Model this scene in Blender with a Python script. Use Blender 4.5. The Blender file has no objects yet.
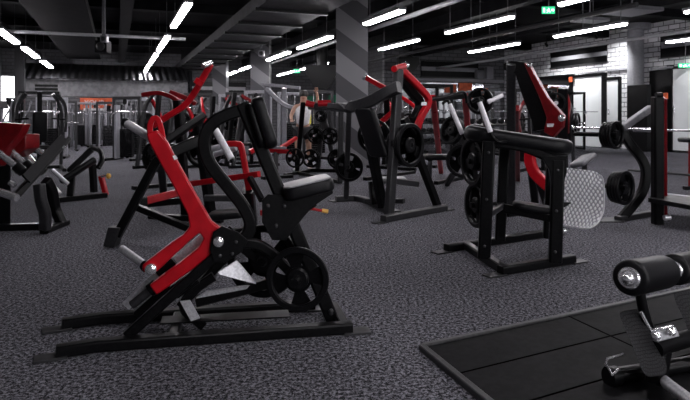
import bpy, bmesh, math, random
from mathutils import Vector, Matrix, Quaternion
random.seed(4)
V = Vector
C = bpy.context.scene.collection
F, HX, HY, H = 600.0, 345.0, 116.0, 1.2
ZU = V((0, 0, 1))

# ---------- measuring helpers ----------
def W(px, py, Y): return V(((px-HX)/F*Y, Y, H-(py-HY)/F*Y))
def G(px, py, z=0.0): return W(px, py, (H-z)*F/(py-HY))
AX = V((-.3566, .9343, 0)); BX = V((.9343, .3566, 0))          # depth / right axes of the room
def R(u, v, z=0): return BX*u + AX*v + V((0, 0, z))
class Pl:
    """vertical plane of a machine's side frame; called with a sight line and a sideways offset"""
    def __init__(s, a, b):
        s.p = V((a.x, a.y, 0)); s.d = V((b.x-a.x, b.y-a.y, 0)).normalized()
        s.n = V((-s.d.y, s.d.x, 0))
        if s.n.y < 0: s.n = -s.n
    def __call__(s, px, py, off=0.0):
        c = V((0, 0, H)); d = V(((px-HX)/F, 1, -(py-HY)/F))
        t = s.n.dot(s.p + s.n*off - c)/s.n.dot(d)
        return c + d*t

# ---------- materials ----------
MATS = {}
def mat(name, col, rough=.5, metal=0.0, emit=0, spec=.5, coat=0.0):
    m = bpy.data.materials.new(name); m.use_nodes = True
    b = m.node_tree.nodes['Principled BSDF']
    b.inputs['Base Color'].default_value = (*col, 1); b.inputs['Roughness'].default_value = rough
    b.inputs['Metallic'].default_value = metal
    b.inputs['Specular IOR Level'].default_value = spec
    b.inputs['Coat Weight'].default_value = coat; b.inputs['Coat Roughness'].default_value = .15
    if emit:
        b.inputs['Emission Color'].default_value = (*col, 1); b.inputs['Emission Strength'].default_value = emit
    MATS[name] = m
    return m
def N(m, t, **kw):
    n = m.node_tree.nodes.new(t)
    for k, v in kw.items():
        if k in n.inputs: n.inputs[k].default_value = v
        else: setattr(n, k, v)
    return n
def L(m, a, b): m.node_tree.links.new(a, b)
def bsdf(m): return m.node_tree.nodes['Principled BSDF']
def speckle(m, c0, c1, scale, lo=.4, hi=.6, bump=0.0, rv=None, detail=2):
    tc = N(m, 'ShaderNodeTexCoord'); nz = N(m, 'ShaderNodeTexNoise', Scale=scale, Detail=detail)
    L(m, tc.outputs['Object'], nz.inputs['Vector'])
    r = N(m, 'ShaderNodeValToRGB'); e = r.color_ramp.elements
    e[0].position = lo; e[1].position = hi; e[0].color = (*c0, 1); e[1].color = (*c1, 1)
    L(m, nz.outputs['Fac'], r.inputs['Fac']); L(m, r.outputs['Color'], bsdf(m).inputs['Base Color'])
    if bump:
        bp = N(m, 'ShaderNodeBump', Strength=bump, Distance=.004)
        L(m, nz.outputs['Fac'], bp.inputs['Height']); L(m, bp.outputs['Normal'], bsdf(m).inputs['Normal'])
    if rv:
        n2 = N(m, 'ShaderNodeTexNoise', Scale=rv[2]); L(m, tc.outputs['Object'], n2.inputs['Vector'])
        mr = N(m, 'ShaderNodeMapRange'); mr.inputs['To Min'].default_value = rv[0]; mr.inputs['To Max'].default_value = rv[1]
        L(m, n2.outputs['Fac'], mr.inputs['Value']); L(m, mr.outputs['Result'], bsdf(m).inputs['Roughness'])
    return r
BLK = mat('black powder coat', (.008, .008, .009), .33); speckle(BLK, (.002, .002, .0025), (.0045, .0045, .005), 60, rv=(.26, .42, 9)); bsdf(BLK).inputs['Specular IOR Level'].default_value = .16
GRYC = mat('charcoal powder coat', (.045, .045, .05), .4); speckle(GRYC, (.014, .014, .016), (.022, .022, .024), 40, rv=(.32, .5, 9))
RED = mat('red gloss paint', (.33, .003, .009), .28, spec=.35); speckle(RED, (.34, .003, .009), (.42, .005, .012), 12, rv=(.24, .36, 7))
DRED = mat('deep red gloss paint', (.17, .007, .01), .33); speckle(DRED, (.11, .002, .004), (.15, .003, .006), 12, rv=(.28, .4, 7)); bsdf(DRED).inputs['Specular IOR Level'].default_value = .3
LEA = mat('black upholstery', (.012, .012, .014), .42); speckle(LEA, (.003, .003, .004), (.006, .006, .007), 120, bump=.12); bsdf(LEA).inputs['Specular IOR Level'].default_value = .2
GLEA = mat('grey upholstery and seat glare', (.2, .2, .21), .3); speckle(GLEA, (.20, .20, .21), (.27, .27, .285), 60, bump=.08)  # grey seat cover; also carries the glare painted on the row seat
CHR = mat('polished steel', (.62, .62, .65), .18, 1.0); speckle(CHR, (.7, .7, .73), (.85, .85, .87), 30, rv=(.14, .3, 20)); bsdf(CHR).inputs['Metallic'].default_value = .8
STL = mat('brushed steel', (.42, .42, .45), .35, 1.0); speckle(STL, (.5, .5, .53), (.65, .65, .68), 80); bsdf(STL).inputs['Metallic'].default_value = .5
WGR = mat('white grip tape', (.72, .70, .74), .4, spec=.8, coat=.5); speckle(WGR, (.8, .78, .82), (.9, .88, .92), 60)
RUB = mat('black rubber plate', (.010, .010, .011), .36); speckle(RUB, (.003, .003, .0035), (.007, .007, .008), 90, bump=.1); bsdf(RUB).inputs['Specular IOR Level'].default_value = .14
LGR = mat('light grey enamel', (.42, .42, .45), .35); speckle(LGR, (.24, .24, .26), (.3, .3, .33), 30)
MGR = mat('mid grey enamel', (.14, .14, .155), .4); speckle(MGR, (.12, .12, .135), (.16, .16, .175), 30)
ORG = mat('orange paint', (.62, .11, .035), .55); speckle(ORG, (.5, .08, .03), (.72, .14, .05), 5)
YEL = mat('yellow plastic', (.75, .68, .06), .5); speckle(YEL, (.7, .62, .05), (.8, .74, .08), 9)
BRS = mat('yellow knob plastic', (.75, .42, .08), .4); speckle(BRS, (.7, .38, .07), (.8, .46, .1), 30)
GRN = mat('green paint', (.02, .16, .09), .5); speckle(GRN, (.015, .13, .07), (.03, .2, .11), 6)
SKN = mat('skin', (.42, .24, .17), .55); speckle(SKN, (.38, .21, .15), (.46, .27, .19), 14)
HAI = mat('dark hair', (.012, .009, .008), .5); speckle(HAI, (.009, .007, .006), (.02, .015, .012), 60)
WHT = mat('white cotton', (.7, .7, .72), .8); speckle(WHT, (.64, .64, .66), (.76, .76, .78), 40)
DCL = mat('dark cotton', (.012, .012, .015), .8); speckle(DCL, (.01, .01, .012), (.018, .018, .022), 40)
TUBE = mat('lit white tube', (1, .955, 1), .5, emit=46)
HOU = mat('lamp housing', (.1, .1, .11), .5); speckle(HOU, (.08, .08, .09), (.12, .12, .13), 10)
EXG = mat('lit green sign', (.02, .5, .22), .5, emit=1.1)
EXW = mat('lit white pictogram', (.85, 1, .9), .5, emit=1.3)
WIN = mat('bright daylight glass', (.98, .97, 1), .3, emit=3.2)
CEI = mat('dark painted ceiling', (.012, .012, .013), .7, spec=.08); speckle(CEI, (.002, .002, .0025), (.008, .008, .009), 1.1, .35, .65)
DUC = mat('ribbed galvanised duct', (.05, .05, .055), .5, .1, spec=.15); speckle(DUC, (.018, .018, .02), (.035, .035, .038), 4)
BEA = mat('ceiling beam paint', (.02, .02, .022), .6, spec=.08); speckle(BEA, (.003, .003, .004), (.007, .007, .008), 3)
DOO = mat('frosted pale panel', (.40, .42, .44), .25); speckle(DOO, (.62, .64, .66), (.78, .8, .82), .8, .3, .7)
MIR = mat('smoky mirror', (.45, .46, .48), .06, 1.0); speckle(MIR, (.42, .43, .45), (.48, .49, .51), 2)
PLA = mat('black platform rubber', (.010, .010, .011), .5); speckle(PLA, (.003, .003, .0035), (.006, .006, .007), 30, rv=(.6, .75, 4)); bsdf(PLA).inputs['Specular IOR Level'].default_value = .1
SEM = mat('dark seam', (.0012, .0012, .0014), .9, spec=.0); speckle(SEM, (.001, .001, .001), (.0016, .0016, .0018), 20)
SEA = mat('platform edging', (.05, .05, .054), .42); speckle(SEA, (.02, .02, .022), (.035, .035, .038), 30)

FLO = mat('speckled rubber floor', (.05, .05, .055), .8, spec=.06)
def floor_nodes(m):
    tc = N(m, 'ShaderNodeTexCoord'); b = bsdf(m)
    n1 = N(m, 'ShaderNodeTexNoise', Scale=50.0, Detail=4.0, Roughness=.9)
    n2 = N(m, 'ShaderNodeTexNoise', Scale=.45, Detail=3.0)
    for n in (n1, n2): L(m, tc.outputs['Object'], n.inputs['Vector'])
    r = N(m, 'ShaderNodeValToRGB'); e = r.color_ramp.elements
    e[0].position = .46; e[1].position = .60; e[0].color = (.006, .006, .008, 1); e[1].color = (.26, .257, .292, 1)
    L(m, n1.outputs['Fac'], r.inputs['Fac'])
    mr = N(m, 'ShaderNodeMapRange'); mr.inputs['From Min'].default_value = .35; mr.inputs['From Max'].default_value = .65
    mr.inputs['To Min'].default_value = .82; mr.inputs['To Max'].default_value = 1.12
    L(m, n2.outputs['Fac'], mr.inputs['Value'])
    sc = N(m, 'ShaderNodeVectorMath', operation='SCALE')
    L(m, r.outputs['Color'], sc.inputs[0]); L(m, mr.outputs['Result'], sc.inputs['Scale'])
    L(m, sc.outputs['Vector'], b.inputs['Base Color'])
    bp = N(m, 'ShaderNodeBump', Strength=.5, Distance=.006)
    L(m, n1.outputs['Fac'], bp.inputs['Height']); L(m, bp.outputs['Normal'], b.inputs['Normal'])
floor_nodes(FLO)
def brick(name, axis, c1, c2, mortar, rough=.6):
    m = mat(name, c1, rough); b = bsdf(m)
    tc = N(m, 'ShaderNodeTexCoord'); d = N(m, 'ShaderNodeVectorMath', operation='DOT_PRODUCT')
    d.inputs[1].default_value = axis; L(m, tc.outputs['Object'], d.inputs[0])
    sp = N(m, 'ShaderNodeSeparateXYZ'); L(m, tc.outputs['Object'], sp.inputs[0])
    cb = N(m, 'ShaderNodeCombineXYZ'); L(m, d.outputs['Value'], cb.inputs[0]); L(m, sp.outputs['Z'], cb.inputs[1])
    bt = N(m, 'ShaderNodeTexBrick'); bt.inputs['Scale'].default_value = 1.0
    bt.inputs['Color1'].default_value = (*c1, 1); bt.inputs['Color2'].default_value = (*c2, 1); bt.inputs['Mortar'].default_value = (*mortar, 1)
    bt.inputs['Brick Width'].default_value = .42; bt.inputs['Row Height'].default_value = .17; bt.inputs['Mortar Size'].default_value = .016
    L(m, cb.outputs[0], bt.inputs['Vector']); L(m, bt.outputs['Color'], b.inputs['Base Color'])
    bp = N(m, 'ShaderNodeBump', Strength=.6, Distance=.01); bp.invert = True
    L(m, bt.outputs['Fac'], bp.inputs['Height']); L(m, bp.outputs['Normal'], b.inputs['Normal'])
    return m
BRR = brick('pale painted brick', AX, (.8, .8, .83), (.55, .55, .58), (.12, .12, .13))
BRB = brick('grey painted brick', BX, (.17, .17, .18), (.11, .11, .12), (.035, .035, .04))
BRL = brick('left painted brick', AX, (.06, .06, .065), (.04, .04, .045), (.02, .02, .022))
SOF = mat('grey soffit paint', (.1, .1, .105), .6); speckle(SOF, (.10, .10, .105), (.15, .15, .16), 6)
def stripes(name, a, c0, c1, slope, freq):
    m = mat(name, c0, .6); b = bsdf(m)
    tc = N(m, 'ShaderNodeTexCoord'); d = N(m, 'ShaderNodeVectorMath', operation='DOT_PRODUCT')
    d.inputs[1].default_value = (a.x*slope, a.y*slope, 1.0); L(m, tc.outputs['Object'], d.inputs[0])
    mu = N(m, 'ShaderNodeMath', operation='MULTIPLY'); mu.inputs[1].default_value = freq; L(m, d.outputs['Value'], mu.inputs[0])
    fr = N(m, 'ShaderNodeMath', operation='FRACT'); L(m, mu.outputs[0], fr.inputs[0])
    gt = N(m, 'ShaderNodeMath', operation='GREATER_THAN'); gt.inputs[1].default_value = .52; L(m, fr.outputs[0], gt.inputs[0])
    mx = N(m, 'ShaderNodeMix', data_type='RGBA'); mx.inputs[6].default_value = (*c0, 1); mx.inputs[7].default_value = (*c1, 1)
    L(m, gt.outputs[0], mx.inputs['Factor']); L(m, mx.outputs[2], b.inputs['Base Color'])
    return m
STR = stripes('grey and charcoal diagonal stripes', V((1, 0, 0)), (.15, .15, .16), (.04, .04, .046), .75, .95)
def tread():
    m = mat('diamond tread sheet', (.6, .6, .63), 0.3, 0.2); b = bsdf(m)
    uv = N(m, 'ShaderNodeTexCoord'); w = []
    for k, ang in enumerate((.62, -.62)):
        mp = N(m, 'ShaderNodeMapping'); mp.inputs['Rotation'].default_value = (0, 0, ang); L(m, uv.outputs['UV'], mp.inputs['Vector'])
        wv = N(m, 'ShaderNodeTexWave', Scale=4.6); L(m, mp.outputs[0], wv.inputs['Vector']); w.append(wv)
    mx = N(m, 'ShaderNodeMath', operation='MULTIPLY'); L(m, w[0].outputs['Fac'], mx.inputs[0]); L(m, w[1].outputs['Fac'], mx.inputs[1])
    r = N(m, 'ShaderNodeValToRGB'); e = r.color_ramp.elements; e[0].position = .06; e[1].position = .3
    e[0].color = (.4, .4, .44, 1); e[1].color = (.97, .97, .99, 1)
    L(m, mx.outputs[0], r.inputs['Fac']); L(m, r.outputs['Color'], b.inputs['Base Color'])
    bp = N(m, 'ShaderNodeBump', Strength=.8, Distance=.006); L(m, mx.outputs[0], bp.inputs['Height']); L(m, bp.outputs['Normal'], b.inputs['Normal'])
    return m
TRD = tread()
def ridged():
    m = mat('ribbed black rubber tread', (.014, .014, .016), .45); b = bsdf(m)
    uv = N(m, 'ShaderNodeTexCoord'); bt = N(m, 'ShaderNodeTexBrick'); bt.inputs['Scale'].default_value = 1
    bt.inputs['Brick Width'].default_value = .09; bt.inputs['Row Height'].default_value = .055; bt.inputs['Mortar Size'].default_value = .009
    for k, c in (('Color1', .055), ('Color2', .04), ('Mortar', .006)): bt.inputs[k].default_value = (c, c, c*1.1, 1)
    L(m, uv.outputs['UV'], bt.inputs['Vector']); L(m, bt.outputs['Color'], b.inputs['Base Color'])
    bp = N(m, 'ShaderNodeBump', Strength=1, Distance=.006); bp.invert = True; L(m, bt.outputs['Fac'], bp.inputs['Height']); L(m, bp.outputs['Normal'], b.inputs['Normal'])
    return m
RID = ridged()
def corr():
    m = mat('corrugated dark sheet', (.05, .05, .055), .35, .6); b = bsdf(m)
    tc = N(m, 'ShaderNodeTexCoord'); d = N(m, 'ShaderNodeVectorMath', operation='DOT_PRODUCT'); d.inputs[1].default_value = BX
    L(m, tc.outputs['Object'], d.inputs[0]); mu = N(m, 'ShaderNodeMath', operation='MULTIPLY'); mu.inputs[1].default_value = 22; L(m, d.outputs['Value'], mu.inputs[0])
    s = N(m, 'ShaderNodeMath', operation='SINE'); L(m, mu.outputs[0], s.inputs[0])
    bp = N(m, 'ShaderNodeBump', Strength=1, Distance=.05); L(m, s.outputs[0], bp.inputs['Height']); L(m, bp.outputs['Normal'], b.inputs['Normal'])
    return m
COR = corr()

# ---------- mesh builder ----------
def smooth_path(pts, k=6):
    pts = [V(p) for p in pts]
    if len(pts) < 3 or k < 2: return pts
    out = []
    for i in range(len(pts)-1):
        p0 = pts[i-1] if i else pts[0]*2-pts[1]
        p1, p2 = pts[i], pts[i+1]
        p3 = pts[i+2] if i+2 < len(pts) else p2*2-p1
        for j in range(k):
            t = j/k
            out.append(.5*((2*p1)+(p2-p0)*t+(2*p0-5*p1+4*p2-p3)*t*t+(3*p1-p0-3*p2+p3)*t**3))
    out.append(pts[-1]); return out
class MB:
    def __init__(s): s.bm = bmesh.new(); s.uvs = {}
    def frame(s, t, side):
        t = t.normalized(); a = side - t*side.dot(t)
        if a.length < 1e-4: a = t.orthogonal()
        a.normalize(); return a, t.cross(a).normalized()
    def sweep(s, path, sec, side, closed_caps=True):
        rings = []
        for i, p in enumerate(path):
            t = (path[min(i+1, len(path)-1)]-path[max(i-1, 0)])
            a, b = s.frame(t, side)
            rings.append([s.bm.verts.new(p+a*x+b*y) for x, y in sec])
        n = len(sec)
        for r0, r1 in zip(rings, rings[1:]):
            for k in range(n): s.bm.faces.new((r0[k], r0[(k+1) % n], r1[(k+1) % n], r1[k]))
        if closed_caps:
            s.bm.faces.new(rings[0][::-1]); s.bm.faces.new(rings[-1])
        return s
    def beam(s, p0, p1, w, h, side=None):
        p0, p1 = V(p0), V(p1)
        if side is None:
            side = (p1-p0).cross(ZU)
            if side.length < 1e-4: side = V((1, 0, 0))
        return s.rt([p0, p1], w, h, side, 1)
    def rt(s, pts, w, h, side, k=6):
        c = min(w, h)*.14; x, y = w/2, h/2
        sec = [(-x+c, -y), (x-c, -y), (x, -y+c), (x, y-c), (x-c, y), (-x+c, y), (-x, y-c), (-x, -y+c)]
        return s.sweep(smooth_path(pts, k), sec, V(side))
    def tube(s, pts, r, k=6, seg=12):
        sec = [(r*math.cos(2*math.pi*i/seg), r*math.sin(2*math.pi*i/seg)) for i in range(seg)]
        pts = smooth_path(pts, k); t = pts[-1]-pts[0]
        side = t.orthogonal() if t.length > 1e-4 else V((0, 0, 1))
        # parallel transport
        rings = []; a = None
        for i, p in enumerate(pts):
            t = (pts[min(i+1, len(pts)-1)]-pts[max(i-1, 0)]).normalized()
            if a is None: a = t.orthogonal().normalized()
            a = (a-t*a.dot(t)).normalized(); b = t.cross(a)
            rings.append([s.bm.verts.new(p+a*x+b*y) for x, y in sec])
        for r0, r1 in zip(rings, rings[1:]):
            for q in range(seg): s.bm.faces.new((r0[q], r0[(q+1) % seg], r1[(q+1) % seg], r1[q]))
        s.bm.faces.new(rings[0][::-1]); s.bm.faces.new(rings[-1]); return s
    def cyl(s, p0, p1, r, seg=20): return s.tube([p0, p1], r, 1, seg)
    def lathe(s, c, ax, prof, seg=32, cap=True):
        ax = V(ax).normalized(); a = ax.orthogonal().normalized(); b = ax.cross(a); c = V(c); rings = []
        for r, z in prof:
            rings.append([s.bm.verts.new(c+ax*z+(a*math.cos(2*math.pi*i/seg)+b*math.sin(2*math.pi*i/seg))*max(r, 1e-4)) for i in range(seg)])
        if not cap: rings.append(rings[0])
        for r0, r1 in zip(rings, rings[1:]):
            for q in range(seg): s.bm.faces.new((r0[q], r0[(q+1) % seg], r1[(q+1) % seg], r1[q]))
        if cap: s.bm.faces.new(rings[0][::-1]); s.bm.faces.new(rings[-1])
        return s
    def box(s, c, X, Y, Z, sx, sy, sz):
        c = V(c); vs = []
        for k in (-.5, .5):
            for i, j in ((-.5, -.5), (.5, -.5), (.5, .5), (-.5, .5)):
                vs.append(s.bm.verts.new(c+X*(i*sx)+Y*(j*sy)+Z*(k*sz)))
        for f in ((3, 2, 1, 0), (4, 5, 6, 7), (0, 1, 5, 4), (1, 2, 6, 5), (2, 3, 7, 6), (3, 0, 4, 7)):
            s.bm.faces.new([vs[q] for q in f])
        return s
    def abox(s, x0, x1, y0, y1, z0, z1):
        return s.box(((x0+x1)/2, (y0+y1)/2, (z0+z1)/2), V((1, 0, 0)), V((0, 1, 0)), ZU, x1-x0, y1-y0, z1-z0)
    def prism(s, pts, n, th):
        n = V(n).normalized()*(th/2)
        a = [s.bm.verts.new(V(p)-n) for p in pts]; b = [s.bm.verts.new(V(p)+n) for p in pts]
        s.bm.faces.new(a[::-1]); s.bm.faces.new(b); m = len(pts)
        for i in range(m): s.bm.faces.new((a[i], a[(i+1) % m], b[(i+1) % m], b[i]))
        return s
    def pad(s, c, X, Y, Z, lx, ly, lz, r=.03, corner=.06, crown=.0):
        """upholstered pad: rounded-rectangle outline in X/Y, soft edges, thickness lz along Z"""
        c = V(c); corner = min(corner, lx/2-.001, ly/2-.001); rings = []
        r = min(r, lz/2-.002)
        lv = [(-r, -lz/2)]
        lv = []
        for a in (0, 30, 60, 90): lv.append((-r*(1-math.sin(math.radians(a))), -lz/2+r*(1-math.cos(math.radians(a)))))
        lv2 = [(i, -z) for i, z in lv[::-1]]
        lv = lv + lv2
        for ins, z in lv:
            ring = []
            for q, (sx, sy) in enumerate(((1, 1), (-1, 1), (-1, -1), (1, -1))):
                for t in range(6):
                    a = math.radians(q*90+t*18); cr = max(corner+ins, .002)
                    ring.append(s.bm.verts.new(c+X*(sx*(lx/2-corner)+cr*math.cos(a))+Y*(sy*(ly/2-corner)+cr*math.sin(a))+Z*z))
            rings.append(ring)
        m = len(rings[0])
        for r0, r1 in zip(rings, rings[1:]):
            for q in range(m): s.bm.faces.new((r0[q], r0[(q+1) % m], r1[(q+1) % m], r1[q]))
        s.bm.faces.new(rings[0][::-1]); s.bm.faces.new(rings[-1]); return s
def build(name, mb, m, parent=None, org=V((0, 0, 0)), ang=32, bevel=0):
    bm = mb.bm; bmesh.ops.recalc_face_normals(bm, faces=bm.faces)
    for v in bm.verts: v.co -= org
    me = bpy.data.meshes.new(name); bm.to_mesh(me); bm.free()
    me.materials.append(m); me.shade_smooth(); me.set_sharp_from_angle(angle=math.radians(ang))
    o = bpy.data.objects.new(name, me); C.objects.link(o)
    if parent: o.parent = parent
    else: o.location = org
    if bevel:
        bv = o.modifiers.new('edge', 'BEVEL'); bv.width = bevel; bv.segments = 2; bv.limit_method = 'ANGLE'
    return o
def tag(o, label, cat, group=None):
    o['label'] = label; o['category'] = cat
    if group: o['group'] = group
    return o
class Thing:
    def __init__(s, name, label, cat, loc=(0, 0, 0), group=None):
        s.loc = V(loc); s.r = bpy.data.objects.new(name, None); s.r.empty_display_size = .1
        C.objects.link(s.r); s.r.location = s.loc; tag(s.r, label, cat, group)
    def part(s, name, mb, m, parent=None, **k):
        lab = k.pop('label', None)
        o = build(name, mb, m, parent or s.r, s.loc, **k)
        if lab: o['label'] = lab
        return o
def single(name, mb, m, label, cat, org, group=None, **k):
    return tag(build(name, mb, m, None, V(org), **k), label, cat, group)
def struct(name, mb, m, parent=None, **k):
    o = build(name, mb, m, parent, **k)
    if not parent: o['kind'] = 'structure'
    return o
def dup(root, loc, rot=0, label=None, group=None, scale=1):
    r = root.copy(); C.objects.link(r); r.location = loc
    r.rotation_euler = (0, 0, rot) if not isinstance(rot, Quaternion) else rot.to_euler()
    r.scale = (scale,)*3
    if label: r['label'] = label
    if group: r['group'] = group
    for ch in list(root.children):
        c = ch.copy(); C.objects.link(c); c.parent = r
        for g in list(ch.children):
            d = g.copy(); C.objects.link(d); d.parent = c
    return r

# ---------- setting ----------
U0, U1, V0, V1, VB, UJ, ZC = -5.0, 17.3, -8.0, 32.0, 24.0, 11.0, 4.4
def wallbox(name, u0, u1, v0, v1, z0, z1, m, parent=None, **k):
    b = MB(); b.box(R((u0+u1)/2, (v0+v1)/2, (z0+z1)/2), BX, AX, ZU, u1-u0, v1-v0, z1-z0)
    return struct(name, b, m, parent, **k)
wallbox('floor', U0-.3, U1+.3, V0-.3, V1+.3, -.2, 0, FLO)
wallbox('ceiling', U0-.3, U1+.3, V0-.3, V1+.3, ZC, ZC+.2, CEI)
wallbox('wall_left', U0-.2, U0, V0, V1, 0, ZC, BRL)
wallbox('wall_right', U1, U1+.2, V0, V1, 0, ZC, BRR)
BRD = brick('charcoal painted brick', BX, (.10, .10, .11), (.07, .07, .077), (.03, .03, .033))
wallbox('wall_back', U0, UJ+.2, V1, V1+.2, 0, ZC, BRD)
wallbox('wall_back_right', UJ, U1, VB, VB+.2, 0, ZC, BRB)
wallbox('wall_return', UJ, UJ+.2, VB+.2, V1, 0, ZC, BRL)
wallbox('wall_front', U0, U1, V0-.2, V0, 0, ZC, BRB)
PR = Pl(R(U1, 0), R(U1, 1)); PB = Pl(R(0, VB), R(1, VB)); PF = Pl(R(0, V1), R(1, V1))
def wrect(mb, pl, x0, x1, yt, yb, th, off):
    ym = (yt+yb)/2; xm = (x0+x1)/2
    a, b = pl(x0, ym, off), pl(x1, ym, off); zt, zb = pl(xm, yt, off).z, max(pl(xm, yb, off).z, 0.02)
    c = (a+b)/2; c.z = (zt+zb)/2; w = V((b.x-a.x, b.y-a.y, 0)).length
    return mb.box(c, pl.d, pl.n, ZU, w, th, zt-zb)
def window(n, pl, x0, x1, yt, yb):
    o = struct('window_%d' % n, wrect(MB(), pl, x0, x1, yt, yb, .06, -.03), BLK)
    h = (yb-yt)
    struct('slat_strip', wrect(MB(), pl, x0+.5, x1-.5, yt+h*.36, yt+h*.62, .04, -.08), LGR, o)
    m = MB()
    for a, b, c, d in ((x0-.8, x1+.8, yt-1, yt), (x0-.8, x1+.8, yb, yb+1.2)): wrect(m, pl, a, b, c, d, .1, -.05)
    struct('window_frame', m, GRYC, o)
window(1, PR, 551, 607, 49, 64.5)
window(2, PR, 661, 712, 30, 55)
window(3, PB, 421, 478, 62, 77)
window(4, PF, 189, 246, 82, 95)
# daylight window at the far left of the back wall
o = struct('window_5', wrect(MB(), PF, -25, 18.5, 76, 121, .06, -.05), WIN)
m = MB()
for a, b, c, e in ((-26, 19.5, 75, 76), (-26, 19.5, 121, 122), (18.5, 19.5, 76, 121), (-6, -5, 76, 121)): wrect(m, PF, a, b, c, e, .1, -.08)
struct('window_frame', m, GRYC, o)
# right wall doors / frosted panels
def door(n, pl, x0, x1, yt, yb, fr):
    o = struct('door_%d' % n, wrect(MB(), pl, x0, x1, yt, yb, .05, -.04), DOO)
    m = MB()
    for a, b, c, d in ((x0-fr, x0, yt-3, yb+1), (x1, x1+fr, yt-3, yb+1), (x0-fr, x1+fr, yt-3, yt), (x0-fr, x1+fr, yb, yb+1)): wrect(m, pl, a, b, c, d, .12, -.06)
    struct('door_frame', m, BLK, o)
    h = MB().cyl(pl(x0+1.5, (yt+yb)/2+2, -.14), pl(x0+1.5, (yt+yb)/2-4, -.14), .03, 8); struct('door_handle', h, CHR, o)
door(1, PR, 573.5, 602.5, 77, 146.5, 3.5)
door(2, PR, 607, 619, 80, 146, 1.5)
door(3, PR, 673, 704, 68, 151, 5)
struct('trim_1', wrect(MB(), PR, 583, 604, 71.5, 73, .14, -.08), LGR)
struct('trim_2', wrect(MB(), PR, 607, 629, 68.5, 70.5, .14, -.08), LGR)
struct('trim_3', wrect(MB(), PR, 652, 674, 67, 69, .14, -.08), LGR)
struct('dark_opening_panel', wrect(MB(), PR, 650, 668, 70, 152, .06, -.03), BLK)  # flat black sheet painting the darkness of a wall opening
struct('trim_5', wrect(MB(), PB, 400, 503, 79, 81.5, .3, -.15), LGR)
struct('trim_6', wrect(MB(), PR, 528, 570, 76, 149, .05, -.03), MIR)
struct('trim_7', wrect(MB(), PB, 396, 500, 83, 146, .05, -.03), MIR)
struct('baseboard_right', wrect(MB(), PR, 505, 760, 200, 201, .04, -.03), BLK) if False else None
# tall black board and light column against the right wall
b = wrect(MB(), PR, 629, 649, 85, 153.5, .18, -.85)
single('tall_board', b, BLK, 'tall plain black board standing below the round light column on the right wall', 'board', PR(639, 153, -.85))
b = MB(); c = PR(635.5, 80, -.35); b.lathe((c.x, c.y, 0), ZU, [(.27, 0), (.27, 4.2), (.5, 4.2), (.5, ZC)], 32)
o = struct('pillar', b, LGR)
def pillar(x0, x1, Y, mt=STR):
    a, b_ = W(x0, HY, Y), W(x1, HY, Y); w = b_.x-a.x
    return struct('pillar', MB().box(((a.x+b_.x)/2, Y+w/2, ZC/2), V((1, 0, 0)), V((0, 1, 0)), ZU, w, w, ZC), mt)
pillar(336, 368, 14.5); pillar(250.5, 269, 22); pillar(212.5, 226, 27); pillar(181, 190, 29.2, BEA)
b = MB().box(W(20, 97, 24), BX, AX, ZU, .35, .35, 5.4); struct('pillar', b, GRYC)
# soffit at the far left
wallbox('soffit', -3.8, 3.0, 27.6, 28.8, 2.02, 2.72, SOF)
m = MB(); sp = Pl(R(0, 27.6), R(1, 27.6))
for y in (84.5, 88, 91.5): wrect(m, sp, 35, 58, y, y+2.4, .05, -.02)
struct('soffit_vent', m, BLK)
m = MB(); m.prism([R(-3.8, 27.3, 2.74), R(3, 27.3, 2.74), R(3, 29.5, 3.5), R(-3.8, 29.5, 3.5)], V((0, -.3, 1)), .05); struct('corrugated_soffit', m, COR)
# ceiling beams across, trays and pipes along the room
for v in (13.2, 17.5, 22, 26.5): wallbox('ceiling_beam', U0, U1, v, v+.35, 4.15, ZC-.01, BEA)
for u in (-3.6, .1, 6.2, 8.9, 12.3): wallbox('ceiling_beam', u, u+.3, 9, V1-.2 if u < 10 else VB-.2, 3.85, 4.15, BEA)
wallbox('air_duct_run', 2.75, 4.3, 10, 31, 3.45, 3.72, DUC)
m = MB()
for i in range(11): m.box(R(3.52, 10.5+i*1.9, 3.43), BX, AX, ZU, 1.6, .16, .07)
struct('duct_strap', m, BLK)
wallbox('air_duct_run', -1.9, -.6, 11, 27.5, 3.6, 3.85, BEA)
m = MB(); m.cyl(R(-4.5, 17.1, 3.33), R(1.8, 17.1, 3.33), .045, 10); struct('ceiling_pipe', m, STL)
for u, z, mt in ((5.9, 3.35, STL), (9.6, 3.4, GRYC), (13.5, 3.35, STL), (-4.2, 3.2, GRYC)):
    m = MB(); m.cyl(R(u, 9, z), R(u, 23.8, z), .05, 10); struct('ceiling_pipe', m, mt)

# ---------- lamps ----------
LZ = 3.2
def lamp_obj(a, b, w, label):
    t = Thing('ceiling_lamp', label, 'lamp', (a+b)/2, 'white tube lamps hanging in rows below the ceiling')
    d = (b-a).normalized(); s = d.cross(ZU)
    h = MB(); h.box((a+b)/2+ZU*.05, d, s, ZU, (b-a).length+.06, w+.04, .06); t.part('housing', h, HOU)
    q = MB(); q.rt([a, b], w, .05, s, 1); t.part('tube', q, TUBE)
    for f in (.12, .88):
        p = a.lerp(b, f)+ZU*.07; t.part('hanger', MB().cyl(p, V((p.x, p.y, ZC)), .008, 6), HOU)
    return t
def lamp_px(x, y, x2, w, label):
    y2 = HY-(HY-y)*(x2-116)/(x-116)
    lamp_obj(W(x, y, (LZ-H)*F/(HY-y)), W(x2, y2, (LZ-H)*F/(HY-y2)), w, label)
LL = 'wide lamp in the left-hand ceiling row, %s'
for a, n in (((-2, 29.5, 16.5), 'nearest, cut by the frame edge'), ((24, 48, 37), 'second nearest'), ((42.5, 61.2, 51), 'third nearest'), ((55, 70.4, 61), 'fourth nearest'), ((64, 76.8, 69), 'last but one'), ((71.5, 82.2, 75.5), 'farthest')):
    lamp_px(*a, .17, LL % n)
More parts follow.
